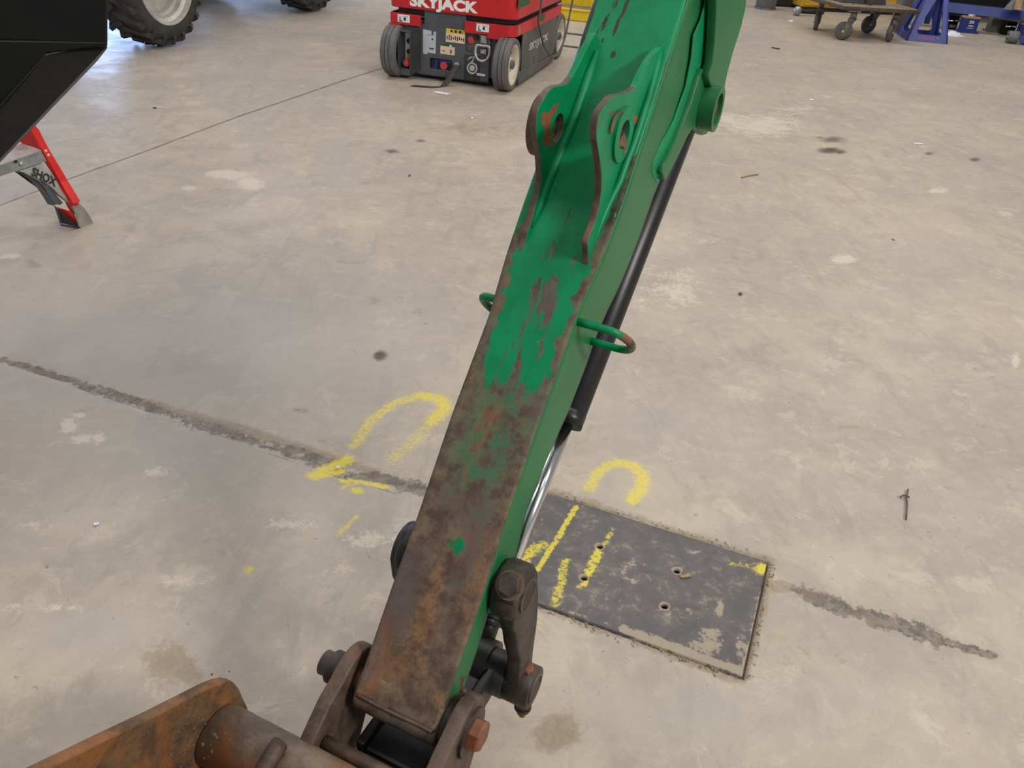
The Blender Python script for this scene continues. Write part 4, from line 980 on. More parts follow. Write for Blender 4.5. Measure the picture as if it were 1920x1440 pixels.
# white travel labels on the bumper
for a, b in ((-.772, -.690), (-.249, -.167)):
    l = MB().box(((a + b) / 2, -.0115, .355), (b - a, .002, .044)).build('travel_label', MAT['white'], lift)
    ink(l, [(a + .014, .338, a + .019, .366), (a + .012, .337, a + .030, .343), (a + .042, .344, a + .056, .362), (a + .040, .366, a + .068, .368)], 'ink', -.013)
MB().box((.003, .075, .35), (.004, .03, .045)).build('side_sticker', MAT['tan'], lift)
MB().box((.0035, .62, .36), (.003, .16, .04)).build('green_sticker', MAT['green_tag'], lift)
# red upper platform
PLZ0, PLZ1 = .416, .62
def rrect(x0, y0, x1, y1, r, n=6):
    P = []
    for cx, cy, a in [(x1 - r, y1 - r, 0), (x0 + r, y1 - r, 90), (x0 + r, y0 + r, 180), (x1 - r, y0 + r, 270)]:
        P += [(cx + r * math.cos(math.radians(a + k * 90 / n)), cy + r * math.sin(math.radians(a + k * 90 / n))) for k in range(n + 1)]
    return P
prism('platform', rrect(-.838, -.012, .004, 1.42, .07), [], frame((1, 0, 0), (0, 1, 0), (0, 0, 1), (0, 0, (PLZ0 + PLZ1) / 2)), PLZ1 - PLZ0, [MAT['red']], lift, .006)
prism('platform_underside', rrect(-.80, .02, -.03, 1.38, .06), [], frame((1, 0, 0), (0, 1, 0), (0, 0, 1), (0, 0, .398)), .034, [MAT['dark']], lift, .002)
t_ = text_mesh('SKYJACK', .082, MF(-.0125) @ Matrix.Translation((-.4715, .4615, 0)), .0008, .0042, .0, .448)
link_mesh('lettering', t_, MAT['whiteprint'], lift)
t_ = text_mesh('SKYJACK', .06, MS(.0012) @ Matrix.Translation((.60, .210, 0)), .0008, .002, .0, .50)
link_mesh('lettering', t_, MAT['paleprint'], lift)
MB().box((.0045, .14, .512), (.003, .27, .06)).build('green_sticker', MAT['green_tag'], lift)
# hanging grey cable on the right side and black web strap at the front
cab = smooth_path([(.03, .48, .60), (.03, .47, .44), (.02, .47, .37), (.02, .52, .31), (.03, .62, .20), (.05, .74, .115), (.06, .86, .085), (.06, 1.0, .10), (.06, 1.15, .17), (.05, 1.28, .30), (.05, 1.36, .45), (.05, 1.40, .62)], 6)
MB().tube(cab, .0075, 8).build('power_cable', MAT['cable'], lift)
MB().cyl((-.374, FY - .002, .116), (-.374, FY - .016, .116), .017, n=20).build('strap_bolt', MAT['alu'], lift)
stp_ = [(-.374, -.004, .118), (-.385, -.05, .075), (-.40, -.10, .032), (-.41, -.125, .012), (-.425, -.15, .004), (-.47, -.185, .002), (-.53, -.20, .002), (-.59, -.212, .002)]
V = []; F = []; P = smooth_path(stp_, 5)
for i, q in enumerate(P):
    T = (P[min(i + 1, len(P) - 1)] - P[max(i - 1, 0)]).normalized(); sd = Vector((1, 0, 0)) if i < 14 else Vector((.45, 1, 0)).normalized()
    k = min(1, max(0, (i - 10) / 10)); sd = (Vector((1, .0, 0)) * (1 - k) + Vector((.25, .9, 0)) * k).normalized()
    for s_ in (-.021, .021): V.append(q + sd * s_)
for i in range(len(P) - 1): F.append((2 * i, 2 * i + 1, 2 * i + 3, 2 * i + 2))
me = MB().add(V, F, True).mesh('strap'); so = link_mesh('ground_strap', me, MAT['strap'], lift)
md = so.modifiers.new('thickness', 'SOLIDIFY'); md.thickness = .003; md.offset = 1

# ------------------------------------------------------------------ black steel boom of the machine at the viewer's left
def rel(px, py, d, o): return at(px, py, d) - o
bo = at(120, 60, 1.15)
beam = thing('black_loader_arm', 'glossy black steel loader arm hanging close by at the upper left', 'loader arm', Matrix.Translation(bo))
def slab(name, front, back_off, mat, bev):
    n = len(front); b = [p + back_off for p in front]
    V = list(front) + list(b); F = [tuple(range(n)), tuple(range(2 * n - 1, n - 1, -1))] + [(i, i + n, (i + 1) % n + n, (i + 1) % n) for i in range(n)]
    return MB().add(V, F).build(name, mat, beam, bev)
bk_ = ray(150, 120).normalized() * .20 + CX * -.05
slab('upper_block', [rel(x, y, d, bo) for x, y, d in [(-1100, -700, 1.18), (203, -700, 1.15), (203, 84, 1.15), (60, 79, 1.155), (-1100, 38, 1.18)]], bk_, MAT['black'], .004)
# lower beam: upright web above a sloping under-face that leans back
w_ = [(-900, 60, 1.17), (203, 78, 1.15), (203, 86, 1.15), (86, 100, 1.152), (-500, 750, 1.17), (-900, 1000, 1.18)]
slab('web_plate', [rel(x, y, d, bo) for x, y, d in w_], bk_ * .8, MAT['black'], .004)
l_ = [(203, 80, 1.152), (203, 90, 1.165), (185, 112, 1.19), (-560, 890, 1.22), (-560, 817, 1.172), (84, 100, 1.152)]
slab('lower_flange', [rel(x, y, d, bo) for x, y, d in l_], bk_ * .6, MAT['black2'], .003)
# ------------------------------------------------------------------ red step ladder behind it
lo = G(150, 428)
ladder = thing('step_ladder', 'red and grey step ladder standing behind the black loader arm', 'ladder', Matrix.Translation(lo))
# vertical plane of the ladder's front: rail from the foot up to the left; its own local axes
ex = -PB; ey = -PA; ez = Vector((0, 0, 1))
def lp(px, py, back=0.0):
    """pixel -> ladder-local point on the leaning front plane"""
    n = (-ey + ez * .28).normalized(); o = lo + ey * back
    d = ray(px, py); return CAM + d * ((o - CAM).dot(n) / d.dot(n)) - lo
def lpw(px, py, off=0.0):
    o = lo + PB * off; d = ray(px, py); return CAM + d * ((o - CAM).dot(PB) / d.dot(PB)) - lo
def lslab(name, px, th, mat, parent=None, back=0.0, bev=.0008, web=False):
    P = [lpw(x, y, back) if web else lp(x, y, back) for x, y in px]; n = len(P); off = (PB if web else ey) * th
    V = P + [p + off for p in P]; F = [tuple(range(n)), tuple(range(2 * n - 1, n - 1, -1))] + [(i, i + n, (i + 1) % n + n, (i + 1) % n) for i in range(n)]
    return MB().add(V, F).build(name, MAT[mat], parent or ladder, bev)
rail = lslab('side_rail', [(-20, 82), (-6, 82), (69, 239), (148, 377), (147, 385), (142, 387), (136, 382), (60, 246), (-28, 90)], .012, 'ladder_red')
lslab('rail_flange', [(60, 246), (-28, 90), (-60, 110), (42, 272), (56, 275), (76, 278), (92, 306), (126, 388), (138, 405), (138, 384)], .004, 'ladder_red', rail, .02, .0005, True)
lslab('rail_web', [(58, 244), (76, 280), (92, 306), (138, 382), (134, 384), (84, 305), (74, 296), (52, 252)], .03, 'ladder_red', rail, .0, .0005, True)
for x, y in ((86, 283), (91, 291), (137.5, 375)):
    p = lp(x, y); nv = (-ey + ez * .28).normalized()
    MB().lathe([(0.006, -.002), (.006, .001), (.004, .003), (.0005, .004)], p, nv, 14).build('rivet', MAT['alu'], rail)
# bottom step: top sheet, front face
step = lslab('step', [(-30, 340), (9, 306), (76, 282), (88, 302), (0, 331), (-30, 341)], .012, 'steel', None, .004)
A_ = lp(-30, 322); B_ = lp(76, 281)
V = [lp(-40, 324), lp(9, 306), lp(77, 281)]; V2 = [p + ey * .085 + ez * .008 for p in V]
MB().add(V + V2 + [p - ez * .004 for p in V + V2], [(0, 1, 4, 3), (1, 2, 5, 4), (6, 9, 10, 7), (7, 10, 11, 8), (0, 6, 7, 1), (1, 7, 8, 2), (3, 4, 10, 9), (4, 5, 11, 10), (2, 8, 11, 5), (0, 3, 9, 6)]).build('step_tread', MAT['alu'], step)
for x, y in ((40, 307),):
    p = lp(x, y); nv = (-ey + ez * .28).normalized()
    MB().lathe([(0.0075, -.002), (.0075, .002), (.005, .004), (.0005, .005)], p, nv, 14).build('rivet', MAT['alu'], step)
p = lp(30, 303); MB().cyl(p - ey * .002, p + ey * .002, .005, n=8).build('chip_mark', MAT['ink'], step)
# moulded brace under the step and foot
brace = lslab('corner_brace', [(36, 321), (80, 306), (92, 316), (104, 335), (118, 360), (130, 378), (132, 381), (112, 366), (98, 352), (80, 338), (62, 330), (45, 324)], .022, 'jackgrey', None, .006, .002)
brace.data.materials[0] = plain('pale_grey_plastic', srgb(170, 168, 162), srgb(150, 148, 144), .5)
lslab('brace_rib', [(36, 321), (45, 325), (62, 332), (80, 342), (96, 356), (106, 366), (118, 380), (114, 384), (104, 384), (98, 376), (86, 356), (72, 341), (52, 329)], .014, 'lift_grey', brace, .016, .001)
lslab('brace_back', [(36, 322), (52, 330), (72, 343), (86, 359), (98, 378), (104, 386), (101, 386), (94, 374), (82, 356), (66, 340), (50, 329)], .03, 'jackgrey', brace, .02, .001)
f = lslab('foot', [(136, 387), (148, 380), (160, 392), (170, 408), (175, 417), (174, 422), (156, 428), (150, 426), (144, 404)], .008, 'jackgrey', None, 0, .001)
f.data.materials[0] = plain('worn_grey_plastic', srgb(158, 154, 146), srgb(128, 122, 114), .55, 0, 12)
lslab('foot_inner', [(101, 386), (106, 390), (116, 422), (148, 428), (152, 430), (120, 427), (112, 418)], .004, 'lift_grey', f, .0, .0005, True)
lslab('foot_web', [(104, 388), (136, 398), (146, 424), (118, 420), (110, 408)], .004, 'ladder_red', f, .012, .0005, True)
lslab('foot_sole', [(116, 421), (150, 426), (156, 428), (175, 418), (175, 421), (156, 431), (150, 430), (117, 424)], .008, 'dark', f, .002, .0005)
nrm_ = (-ey + ez * .28).normalized(); tx_a, tx_b = lp(61, 319, -.0), lp(106, 340, 0)
xd = (lp(106, 343) - lp(61, 321)).normalized(); yd = nrm_.cross(xd).normalized()
tm = text_mesh('SHOX', .042, frame(xd, yd, nrm_, (lp(61, 321) + lp(106, 343)) * .5 + nrm_ * -.0035), .0008, .0012, 0, (lp(106, 343) - lp(61, 321)).length)
link_mesh('lettering', tm, MAT['ink'], brace)
# the near rail, rear legs and a second step: out of the frame at the left
up_l = (lp(69, 239) - lp(148, 377)).normalized()
f0 = lp(146, 381); f0.z = 0
MB().tube([f0 - PB * .50 + Vector((0, 0, .01)), f0 - PB * .46 + up_l * 1.7], .024, 6).build('side_rail', MAT['ladder_red'], ladder)
for k in (.0, .50):
    MB().tube([f0 - PB * k - PA * .95 + Vector((0, 0, .018)), f0 - PB * k + up_l * 1.68 - PA * .05], .018, 6).build('rear_leg', MAT['ladder_red'], ladder)
MB().tube([f0 - PB * .02 + up_l * .62, f0 - PB * .48 + up_l * .62], .022, 6).build('step', MAT['alu'], ladder)
# ------------------------------------------------------------------ blue machine on lugged tyres, far left
g1 = G(330, 88); g2 = G(602, 22)
mb_ = (g2 - g1).normalized(); ma_ = Vector((mb_.y, -mb_.x, 0))
mach = thing('wheeled_machine', 'blue machine on lugged black tyres with silver rims, behind the ladder', 'machine', frame(ma_, mb_, (0, 0, 1), g1))
WB_ = (g2 - g1).length
R_t, W_t = .42, .30
def lug_wheel(y, x_out):
    o = Vector((x_out - W_t, y, R_t)); ax = Vector((1, 0, 0))
    t = MB().lathe([(.275, .01), (.34, -.005), (.375, .02), (.395, .06), (.395, W_t - .06), (.375, W_t - .02), (.34, W_t + .005), (.285, W_t - .005), (.27, W_t - .02)], o, ax, 56).build('tyre', MAT['tyre'], mach)
    lugs = MB(); n = 22
    for k in range(n):
        for sd in (0, 1):
            a = 2 * math.pi * (k + .5 * sd) / n
            def P(ang, h, r): return o + Vector((h, math.cos(ang) * r, math.sin(ang) * r))
            h0, h1 = (W_t * .47, W_t - .012) if sd else (W_t * .53, .012)
            da = .24; w = .075
            q = []
            for r in (.385, R_t):
                q += [P(a, h0, r), P(a + w, h0, r), P(a + da + w * 1.1, h1, r - .012), P(a + da, h1, r - .012)]
            lugs.hexa(q)
            q = [P(a + da, h1, .385), P(a + da + w, h1, .385), P(a + da + w * 1.1, h1 + (.012 if sd else -.012), .350), P(a + da, h1 + (.012 if sd else -.012), .350),
                 P(a + da, h1, R_t - .012), P(a + da + w, h1, R_t - .012), P(a + da + w * 1.1, h1 + (.02 if sd else -.02), .36), P(a + da, h1 + (.02 if sd else -.02), .36)]
            lugs.hexa(q)
    lugs.build('tread_lugs', MAT['tyre'], t, 0, 'stuff')
    rim = MB().lathe([(.284, W_t - .012), (.280, W_t + .0), (.268, W_t - .004), (.262, W_t - .03), (.240, W_t - .045), (.232, W_t - .075), (.212, W_t - .085), (.206, W_t - .125), (.19, W_t - .13), (.17, W_t - .16), (.08, W_t - .17), (.07, W_t - .12), (0, W_t - .12)], o, ax, 72, False, False).build('rim', MAT['rim_silver'], t)
    for k in range(8):
        a = k * math.pi / 4; p = o + Vector((W_t - .168, math.cos(a) * .115, math.sin(a) * .115))
        MB().cyl(p, p + ax * .022, .014, n=6, smooth=False).build('lug_nut', MAT['jackgrey'], rim)
    return t
lug_wheel(0, .0); lug_wheel(WB_, 0.0)
for y in (0, WB_):
    MB().cyl((-1.3, y, R_t), (-.16, y, R_t), .07, n=16).build('axle', MAT['dark'], mach)
    o = Vector((-1.45 - .0, y, R_t)); MB().lathe([(.27, .0), (.34, -.005), (.40, .03), (.41, .15), (.40, .27), (.34, .305), (.27, .3)], o, (1, 0, 0), 40).build('tyre', MAT['tyre'], mach)
MB().hexa([(-1.25, -.9, .60), (-.25, -.9, .60), (-.25, WB_ + .9, .60), (-1.25, WB_ + .9, .60), (-1.3, -.9, 1.25), (-.2, -.9, 1.25), (-.2, WB_ + .9, 1.25), (-1.3, WB_ + .9, 1.25)]).build('body', MAT['machine_blue'], mach, .03)

# ------------------------------------------------------------------ yellow steel step behind the lift
yo = G(1085, 40)
YD = Vector((math.cos(LY + .0), math.sin(LY), 0)); YN = Vector((-YD.y, YD.x, 0))
yst = thing('yellow_step', 'bright yellow steel step with a grey tread behind the scissor lift', 'step', frame(YD, YN, (0, 0, 1), yo))
MB().box((.05, .03, .045), (.62, .06, .085)).build('lower_riser', MAT['yellow'], yst, .004)
MB().box((.05, .012, .096), (.64, .05, .016)).build('nosing', MAT['yellow'], yst, .003)
MB().box((.05, .16, .094), (.62, .25, .016)).build('tread', MAT['greypanel'], yst, .002)
MB().box((.05, .30, .20), (.62, .05, .22)).build('upper_riser', MAT['yellow'], yst, .004)
for k, (xa, xb, yy) in enumerate([(1058, 1095, 63), (1054, 1092, 87)]):
    a, b = G(xa, yy), G(xb + 4, yy + 5); d_ = (b - a)
    r_ = MB().box((0, 0, .006), (d_.length, .016, .012)).build('floor_strip', MAT['castmetal'])  # thin floor lines, built as raised strips
    r_.location = (a + b) / 2; r_.rotation_euler = (0, 0, math.atan2(d_.y, d_.x))
    tag(r_, ['thin dull strip on the floor just below the yellow step', 'thin dull strip on the floor, nearer one beside the lift rear wheel'][k], 'steel strip')

# ------------------------------------------------------------------ wooden platform dolly on casters
c0 = G(1577, 75); c1 = G(1667, 79)
dx = Vector((c1.x - c0.x, c1.y - c0.y, 0)); DW = dx.length; dx.normalize(); dy = Vector((-dx.y, dx.x, 0))
dolly = thing('platform_dolly', 'worn wooden dolly on grey swivel casters carrying a dark pedestal, upper right', 'dolly', frame(dx, dy, (0, 0, 1), c0))
DH = .27; DD = .72
prism('deck', [(-.075, -.03), (DW + .20, -.06), (DW + .20, DD), (-.10, DD)], [], frame((1, 0, 0), (0, 1, 0), (0, 0, 1), (0, 0, DH + .018)), .036, [MAT['wood'], MAT['wood_edge']], dolly, .002, True)
def caster(x, y, yaw, R=.083):
    c, s_ = math.cos(yaw), math.sin(yaw); fx = Vector((c, s_, 0)); fy = Vector((-s_, c, 0)); o = Vector((x, y, 0)); z = Vector((0, 0, 1))
    hub = o + z * R
    w = MB().lathe([(R * .55, -.019), (R * .94, -.019), (R, -.010), (R, .010), (R * .94, .019), (R * .55, .019)], hub, fy, 30).build('wheel', MAT['caster'], dolly)
    MB().cyl(hub - fy * .021, hub + fy * .021, R * .56, n=24, ch=.003).build('wheel_disc', MAT['castmetal'], w)
    fk = MB()
    for sg in (-1, 1):
        a = hub + fy * (sg * .028)
        fk.hexa([a - fx * .018 - z * .02 - fy * .003, a + fx * .018 - z * .02 - fy * .003, a + fx * .018 - z * .02 + fy * .003, a - fx * .018 - z * .02 + fy * .003,
                 a + fx * .02 + z * (R * 1.35) - fy * .003, a + fx * .09 + z * (R * 1.35) - fy * .003, a + fx * .09 + z * (R * 1.35) + fy * .003, a + fx * .02 + z * (R * 1.35) + fy * .003])
    fk.box(hub + fx * .055 + z * (R * 1.35), (.08, .062, .008), (fx, fy, z))
    f_ = fk.build('fork', MAT['castmetal'], dolly)
    MB().cyl(hub + fx * .055 + z * (R * 1.36), hub + fx * .055 + z * (DH - R + -.008), .03, n=18).box(hub + fx * .055 + z * (DH - R - .005), (.12, .10, .008), (fx, fy, z)).build('swivel_plate', MAT['castmetal'], f_)
    MB().cyl(hub - fy * .034, hub + fy * .034, .012, n=12).build('axle_bolt', MAT['alu'], w)
caster(0, 0, -.64); caster(DW, 0.02, .75); caster(.02, DD - .14, 1.0); caster(DW + .05, DD - .2, .15)
for x, y in ((.02, .10), (.06, .05), (.10, .12), (.13, .06), (DW + .02, .06), (DW + .06, .02)):
    MB().lathe([(.011, 0), (.010, .004), (.002, .006)], (x, y, DH + .036), (0, 0, 1), 10).build('bolt_head', MAT['bolt'], dolly)
ped = thing('steel_pedestal', 'charcoal flared steel pedestal with a centre fin standing on the dolly', 'pedestal', frame(dx, dy, (0, 0, 1), c0 + Vector((0, 0, DH + .0375))))
MB().hexa([(.03, .22, 0), (.27, .20, 0), (.27, .50, 0), (.03, .50, 0), (.12, .28, .30), (.24, .28, .30), (.24, .42, .30), (.12, .42, .30)]).build('flared_base', MAT['pedestal'], ped, .004)
MB().hexa([(.34, .20, 0), (.50, .20, 0), (.52, .50, 0), (.34, .50, 0), (.33, .28, .30), (.44, .28, .30), (.44, .42, .30), (.33, .42, .30)]).build('flared_side', MAT['pedestal'], ped, .004)
MB().box((.29, .20, .15), (.022, .18, .30)).build('centre_fin', MAT['wood_edge'], ped, .002)
MB().cyl((.30, .36, .0), (.30, .36, .7), .05, n=20).build('post', MAT['pedestal'], ped)

def placed(name, label, cat, px, py, yaw, group=None):
    return thing(name, label, cat, yawframe(G(px, py), yaw), group)
YB = math.atan2(dx.y, dx.x)
# amber cabinet behind the dolly
cab_ = placed('yellow_cabinet', 'amber yellow steel cabinet standing behind the wooden dolly', 'cabinet', 1503, 20, YB)
MB().box((.72, .22, .45), (1.44, .40, .82)).build('body', MAT['cab_yellow'], cab_, .01)
MB().box((.33, .008, .26), (.62, .02, .10)).build('drawer', MAT['cab_yellow'], cab_, .004)
MB().box((.33, .008, .12), (.62, .02, .12)).build('drawer', MAT['cab_yellow'], cab_, .004)
MB().box((1.06, .008, .20), (.70, .02, .28)).build('door', MAT['cab_yellow'], cab_, .004)
MB().box((.72, .22, .02), (1.36, .36, .04)).build('plinth', MAT['dark'], cab_)
# hitch ball on its bar
hb = placed('hitch_ball', 'shiny steel hitch ball on a dark draw bar lying beside the dolly', 'hitch ball', 1493, 29, YB)
MB().lathe([(.001, .0), (.022, .004), (.040, .018), (.049, .045), (.046, .07), (.034, .090), (.018, .098), (.001, .1)], (0, 0, 0), (0, 0, 1), 28).build('ball', MAT['steel'], hb)
MB().cyl((.03, 0, .045), (.33, .02, .045), .022, .028, n=16).build('draw_bar', MAT['dark'], hb)
# taupe post beside the blue stand
tp = placed('steel_post', 'plain taupe steel post standing behind the blue axle stand', 'post', 1692, 64, YB)
MB().box((0, .12, .45), (.135, .10, .90)).box((0, .12, .006), (.16, .14, .012)).build('post', MAT['greypanel'], tp, .004)
gb = placed('grey_drum', 'mid grey steel drum base at the far back, left of the hitch ball', 'drum', 1441, 19, YB)
MB().cyl((0, .1, 0), (0, .1, .5), .115, n=28, ch=.006).ring((0, .1, 0), (0, .1, .02), .125, .10).build('shell', MAT['jackgrey'], gb)
db = placed('dark_floor_crate', 'black steel crate in the shade between the grey drum and amber cabinet', 'crate', 1478, 14, YB)
MB().box((0, .16, .2), (.36, .25, .38)).build('body', MAT['dark'], db, .01)
MB().cyl((.10, .02, .03), (.10, .02, .16), .035, n=16, ch=.008).build('bottle_foot', MAT['steel'], db)

# ------------------------------------------------------------------ blue axle stand (pyramid with a window in each face)
j0 = G(1700, 76); j1 = G(1775, 83)
jx = Vector((j1.x - j0.x, j1.y - j0.y, 0)); JW = jx.length; jx.normalize(); jy = Vector((-jx.y, jx.x, 0))
stand = thing('axle_stand', 'tall blue steel axle stand with a triangular window, standing beside the dolly', 'axle stand', frame(jx, jy, (0, 0, 1), j0))
JH, JT = .62, .10; lean = (JW - JT) / 2 * .95
def jface(name, M2, k=1.0):
    z = math.hypot(JH, lean)
    x0, x1 = (JW - JT) / 2, (JW + JT) / 2
    win = [(JW * .20, z * .155), (JW * .22, z * .125), (JW * .27, z * .11), (JW * .73, z * .11), (JW * .79, z * .125), (JW * .80, z * .16), (JW * .665, z * .60), (JW * .62, z * .66), (JW * .55, z * .67), (JW * .49, z * .63)]
    o = prism(name, [(0, 0), (JW, 0), (x1, z), (x0, z)], [win], M2, .008, [MAT['blue']], stand, .0015); return o
tilt = math.atan2(lean, JH)
for k in range(4):
    a = k * math.pi / 2
    R1 = Matrix.Translation(Vector((JW / 2, JW / 2, 0))) @ Matrix.Rotation(a, 4, 'Z') @ Matrix.Translation(Vector((-JW / 2, -JW / 2, 0)))
    Mx = R1 @ Matrix.Rotation(-tilt, 4, 'X') @ frame((1, 0, 0), (0, 0, 1), (0, -1, 0))
    fc = jface('face_plate', Mx)
    if k == 0:
        t1 = text_mesh('CARLYLE', .044, Mx @ Matrix.Translation((JW * .47, JH * .062, .0045)), .0004, .0008, 0, JW * .42)
        link_mesh('lettering', t1, plain('faded_red_print', srgb(190, 110, 130), srgb(176, 96, 118), .6), fc)
        d = MB().lathe([(.013, 0), (.013, .001), (.001, .0012)], Mx @ Vector((JW * .74, JH * .066, .004)), (Mx.to_3x3() @ Vector((0, 0, 1))), 16); d.build('yellow_spot', MAT['tan'], fc)
MB().cyl((JW / 2, JW / 2, .15), (JW / 2, JW / 2, JH + .25), .028, n=20).build('lift_post', MAT['blue'], stand)
for (a, b) in ((0, 0), (JW, 0), (JW, JW), (0, JW)):
    q = Vector((a, b, .0)); tq = Vector((JW / 2 + (1 if a else -1) * JT / 2, JW / 2 + (1 if b else -1) * JT / 2, JH))
    MB().tube([q, tq], .010, 8).build('corner_edge', MAT['blue'], stand)
# ------------------------------------------------------------------ blue rack beam with bottle jacks under it
rk = placed('blue_rack', 'long blue steel rack beam on legs, running along the back right', 'rack', 1775, 47, YB)
iv = rk.matrix_world.inverted()
def rkp(px, py, d): return iv @ at(px, py, d)
fr = [rkp(1700, 14.5, 9.30), rkp(2160, 66, 8.55), rkp(2160, 46, 8.55), rkp(1700, -3, 9.30)]
bkv = Vector((0.0, .14, 0))
MB().hexa([fr[0], fr[1], fr[1] + bkv, fr[0] + bkv, fr[3], fr[2], fr[2] + bkv, fr[3] + bkv]).build('beam', MAT['deepblue'], rk, .004)
for q in (fr[0], fr[1]): MB().hexa([Vector((q.x - .03, q.y + .03, 0)), Vector((q.x + .03, q.y + .03, 0)), Vector((q.x + .03, q.y + .11, 0)), Vector((q.x - .03, q.y + .11, 0)), Vector((q.x - .03, q.y + .03, q.z)), Vector((q.x + .03, q.y + .03, q.z)), Vector((q.x + .03, q.y + .11, q.z)), Vector((q.x - .03, q.y + .11, q.z))]).build('leg', MAT['deepblue'], rk, .002)
MB().box((1.65, .95, .40), (3.2, .02, .80)).build('back_panel', MAT['dark'], rk)
MB().box((1.65, .60, .50), (3.2, .66, .02)).build('shelf', MAT['dark'], rk, .002)
q4 = [rkp(1884, 18, 8.85), rkp(1926, 21, 8.80), rkp(1930, -14, 8.80), rkp(1912, -14, 8.85)]
br = MB().hexa([q4[0], q4[1], q4[1] + bkv * .2, q4[0] + bkv * .2, q4[3], q4[2], q4[2] + bkv * .2, q4[3] + bkv * .2]).build('grey_bracket', MAT['jackgrey'], rk, .002)
q5 = [rkp(1904, 18, 8.78), rkp(1914, 19, 8.78), rkp(1920, -10, 8.78), rkp(1910, -10, 8.78)]
MB().hexa([q5[0], q5[1], q5[1] + bkv * .2, q5[0] + bkv * .2, q5[3], q5[2], q5[2] + bkv * .2, q5[3] + bkv * .2]).build('wood_handle', MAT['tan'], br)
def carton(px0, px1, py0, py1, kind, label, text=None):
    a, b = G(px0, py1), G(px1, py1 + (px1 - px0) * .08); w = (b - a).length; dep = (a - CAM).dot(CZ)
    hgt = (py1 - py0) / (FPX / dep) / .95
    o = thing('bottle_jack', label, 'jack', yawframe(a, math.atan2(b.y - a.y, b.x - a.x)))
    m = 'deepblue' if kind == 'blue' else 'jackgrey'
    MB().box((w / 2, .05, hgt * .48), (w, .10, hgt * .86)).build('body', MAT[m], o, .004)
    MB().box((w / 2, .05, .01), (w * 1.25, .14, .02)).build('base_plate', MAT[m], o, .002)
    MB().box((w / 2, .048, hgt * .93), (w * 1.02, .11, .018)).build('top_band', MAT['tan'], o, .001)
    MB().cyl((w / 2, .05, hgt * .9), (w / 2, .05, hgt * 1.1), w * .22, n=18).build('ram', MAT['alu'], o)
    if text:
        t1 = text_mesh(text, .04, frame((1, 0, 0), (0, 0, 1), (0, -1, 0), (w * .5, -.0015, hgt * .66)), .0005, .001, 0, w * .32); link_mesh('lettering', t1, MAT['whiteprint'], o)
        t1 = text_mesh('TON', .02, frame((1, 0, 0), (0, 0, 1), (0, -1, 0), (w * .5, -.0015, hgt * .44)), .0005, .0006, 0, w * .34); link_mesh('lettering', t1, MAT['whiteprint'], o)
        MB().box((w * .5, -.001, hgt * .30), (w * .42, .001, .006)).build('print', MAT['paleprint'], o)
    return o
carton(1801, 1829, 34, 61, 'blue', 'blue bottle jack marked 20 under the blue rack beam', '20')
carton(1853, 1884, 35, 60, 'grey', 'grey bottle jack with a tan top band under the blue rack beam')
carton(1909, 1936, 46, 72, 'blue', 'blue bottle jack at the frame edge, behind the trolley jack wheel')
def pump(px, py, label):
    o = placed('pump_block', label, 'pump', px, py, YB)
    MB().box((.045, .06, .07), (.13, .09, .14)).build('block', MAT['black'], o, .008)
    MB().cyl((-.03, .0, .09), (.11, .0, .09), .008, n=12).build('chrome_pin', MAT['chrome'], o)
    for x in (-.03, .11): MB().lathe([(.001, -.012), (.010, -.008), (.013, 0), (.010, .008), (.001, .012)], (x, 0, .09), (1, 0, 0), 12).build('pin_knob', MAT['chrome'], o)
    MB().box((.045, -.005, .035), (.08, .03, .03)).build('foot_lever', MAT['jackgrey'], o, .003)
pump(1778, 55, 'black pump block with a chrome pin, left of the blue jack marked 20'); pump(1886, 66, 'black pump block with a chrome pin, right of the grey bottle jack')
# trolley jack with a grey front wheel
tj = placed('trolley_jack', 'low blue trolley jack with a grey steel wheel at the right frame edge', 'trolley jack', 1896, 82, YB - .45)
MB().lathe([(.03, -.05), (.058, -.05), (.060, -.04), (.060, .04), (.058, .05), (.03, .05)], (0, .03, .06), (1, .0, 0), 30).build('wheel', MAT['jackgrey'], tj)
MB().cyl((-.055, .03, .06), (.09, .03, .06), .014, n=14).build('wheel_axle', MAT['steel'], tj)
sd = prism('side_frame', [(-.05, .02), (.55, .015), (.60, .06), (.50, .13), (.10, .12), (-.04, .09)], [], frame((1, 0, 0), (0, 0, 1), (0, -1, 0), (.10, -.04, 0)), .012, [MAT['blue']], tj, .002)
t1 = text_mesh('CARLYLE', .045, frame((1, 0, 0), (0, 0, 1), (0, -1, 0), (.30, -.0468, .075)), .0005, .001, 0, .34); link_mesh('lettering', t1, plain('red_print', srgb(200, 70, 80), srgb(190, 60, 70), .5), sd)
MB().box((.40, .10, .07), (.60, .20, .09)).build('frame_body', MAT['deepblue'], tj, .006)

# crumpled paper beside the axle stand
def crumple(name, label, cat, px, py, sx, sy, mat, seed, hgt=.04, yaw=0.0, n=7):
    rg = random.Random(seed); V = []; F = []
    for i in range(n):
        for j in range(n):
            a, b = (i / (n - 1) - .5), (j / (n - 1) - .5)
            V.append((a * sx * (1 + .3 * rg.uniform(-1, 1)), b * sy * (1 + .3 * rg.uniform(-1, 1)), .002 + hgt * max(0, (1 - (2 * a) ** 2) * (1 - (2 * b) ** 2)) * rg.uniform(.15, 1)))
    for i in range(n - 1):
        for j in range(n - 1):
            a = i * n + j; F.append((a, a + n, a + n + 1, a + 1))
    me = MB().add(V, F).mesh(name); o = link_mesh(name, me, mat); md = o.modifiers.new('thickness', 'SOLIDIFY'); md.thickness = min(.0015, sx * .1); md.offset = 1
    o.location = G(px, py); o.rotation_euler = (0, 0, yaw); tag(o, label, cat); return o
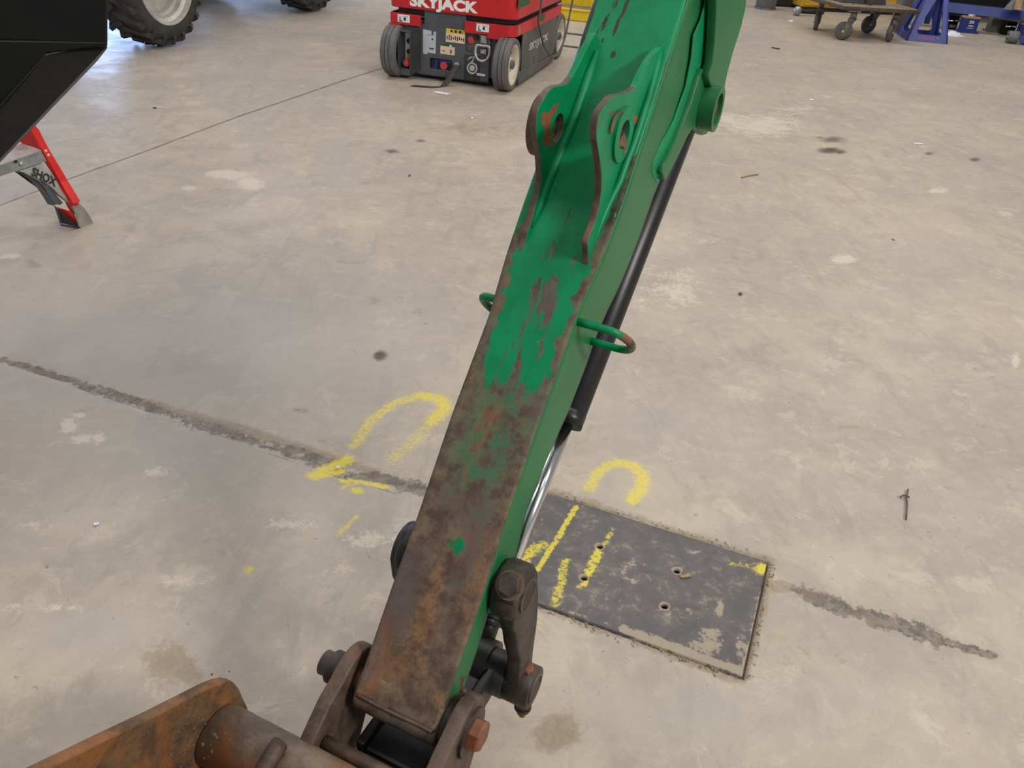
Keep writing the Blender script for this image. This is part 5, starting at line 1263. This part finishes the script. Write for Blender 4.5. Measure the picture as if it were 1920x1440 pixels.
crumple('crumpled_paper', 'crumpled sheet of white paper on the floor beside the blue axle stand', 'paper', 1788, 67, .17, .16, MAT['paper'], 2, .06, .1)
# ------------------------------------------------------------------ litter on the floor
L_c = [(1722, 270, .050, .022, 'paper', 'small white plastic scrap on the floor, right of the dark double stain', .003), (1521, 188, .026, .02, 'paper', 'small white paper chip on the floor above the pale worn patch', .008), (885, 222, .02, .014, 'paper', 'tiny white chip on the floor midway below the scissor lift', .006),
       (1484, 41, .05, .035, 'paper', 'white chip on the floor in front of the hitch ball', .03), (827, 175, .10, .035, 'paper', 'torn white tag lying under the black lift strap', .006), (1286, 1081, .022, .008, 'tan', 'curled pale shaving beside a drilled hole in the cover plate', .004),
       (1388, 552, .018, .010, 'twig', 'small dark leaf scrap on the floor, right of the black cylinder', .003), (1675, 450, .016, .008, 'tan', 'small pale scrap on the floor below the white plastic scrap', .002), (290, 203, .022, .012, 'ink', 'small black flake on the floor under the lugged tyre', .003), (180, 984, .009, .008, 'paper', 'small white grit flake at the lower left of the floor', .003),
       (633, 877, .010, .006, 'paper', 'white paint flake on the yellow mark at the tar joint', .003), (768, 330, .018, .006, 'ink', 'small black flake on the floor left of the thumb ears', .002)]
for i, (px, py, sx, sy, m, lab, hh) in enumerate(L_c): crumple('floor_scrap', lab, 'scrap', px, py, sx, sy, MAT[m], 20 + i, hh, i * .7, 5)
def stick(name, label, cat, pts, r, mat, h=.004):
    o0 = G(*pts[0]); P = [G(x, y) - o0 + Vector((0, 0, h)) for x, y in pts]
    o = MB().tube(smooth_path(P, 3), r, 8).build(name, MAT[mat]); o.location = o0; tag(o, label, cat); return o
stick('bent_nail', 'bent rusty nail with a bowed head on the floor, right of the cover plate', 'nail', [(1698, 976), (1700, 950), (1699, 935), (1702, 920)], .0019, 'edge_rust')
stick('wire_offcut', 'short bent wire crossing the head of the rusty nail', 'wire', [(1687, 936), (1692, 932), (1699, 933), (1704, 936)], .0018, 'twig', .005)
stick('wood_splinter', 'long thin wood splinter on the floor, right of the upper arm boss', 'splinter', [(1390, 334), (1402, 331), (1421, 328)], .0035, 'tan')
stick('wire_offcut', 'dark thin wire offcut on the floor in front of the dolly', 'wire', [(1447, 90), (1455, 92), (1462, 93)], .005, 'twig', .006)
# crushed grit along the cover plate's edges
gr = MB(); rg = random.Random(12)
for i in range(260):
    side = rg.random()
    if side < .4: s__, t__ = rg.uniform(PL_S0, PL_S1), PL_T0 - GAP - abs(rg.gauss(0, .007))
    elif side < .7: s__, t__ = rg.uniform(PL_S0, PL_S1), PL_T1 + GAP + abs(rg.gauss(0, .009))
    else: s__, t__ = PL_S1 + GAP + abs(rg.gauss(0, .006)), rg.uniform(PL_T0, PL_T1)
    r = rg.uniform(.0008, .0024) * (1 if rg.random() < .9 else 1.6); p = PA * s__ + PB * t__ + Vector((0, 0, r * .3))
    gr.lathe([(.0002, -r * .7), (r, -r * .2), (r * .8, r * .4), (.0002, r * .6)], p, (rg.uniform(-1, 1), rg.uniform(-1, 1), 1), 5, smooth=False)
go = gr.build('loose_grit', plain('loose_concrete_grit', srgb(176, 162, 142), srgb(136, 122, 104), .9, 0, 40)); tag(go, 'loose concrete grit gathered along the edges of the steel cover plate', 'grit', kind='stuff')
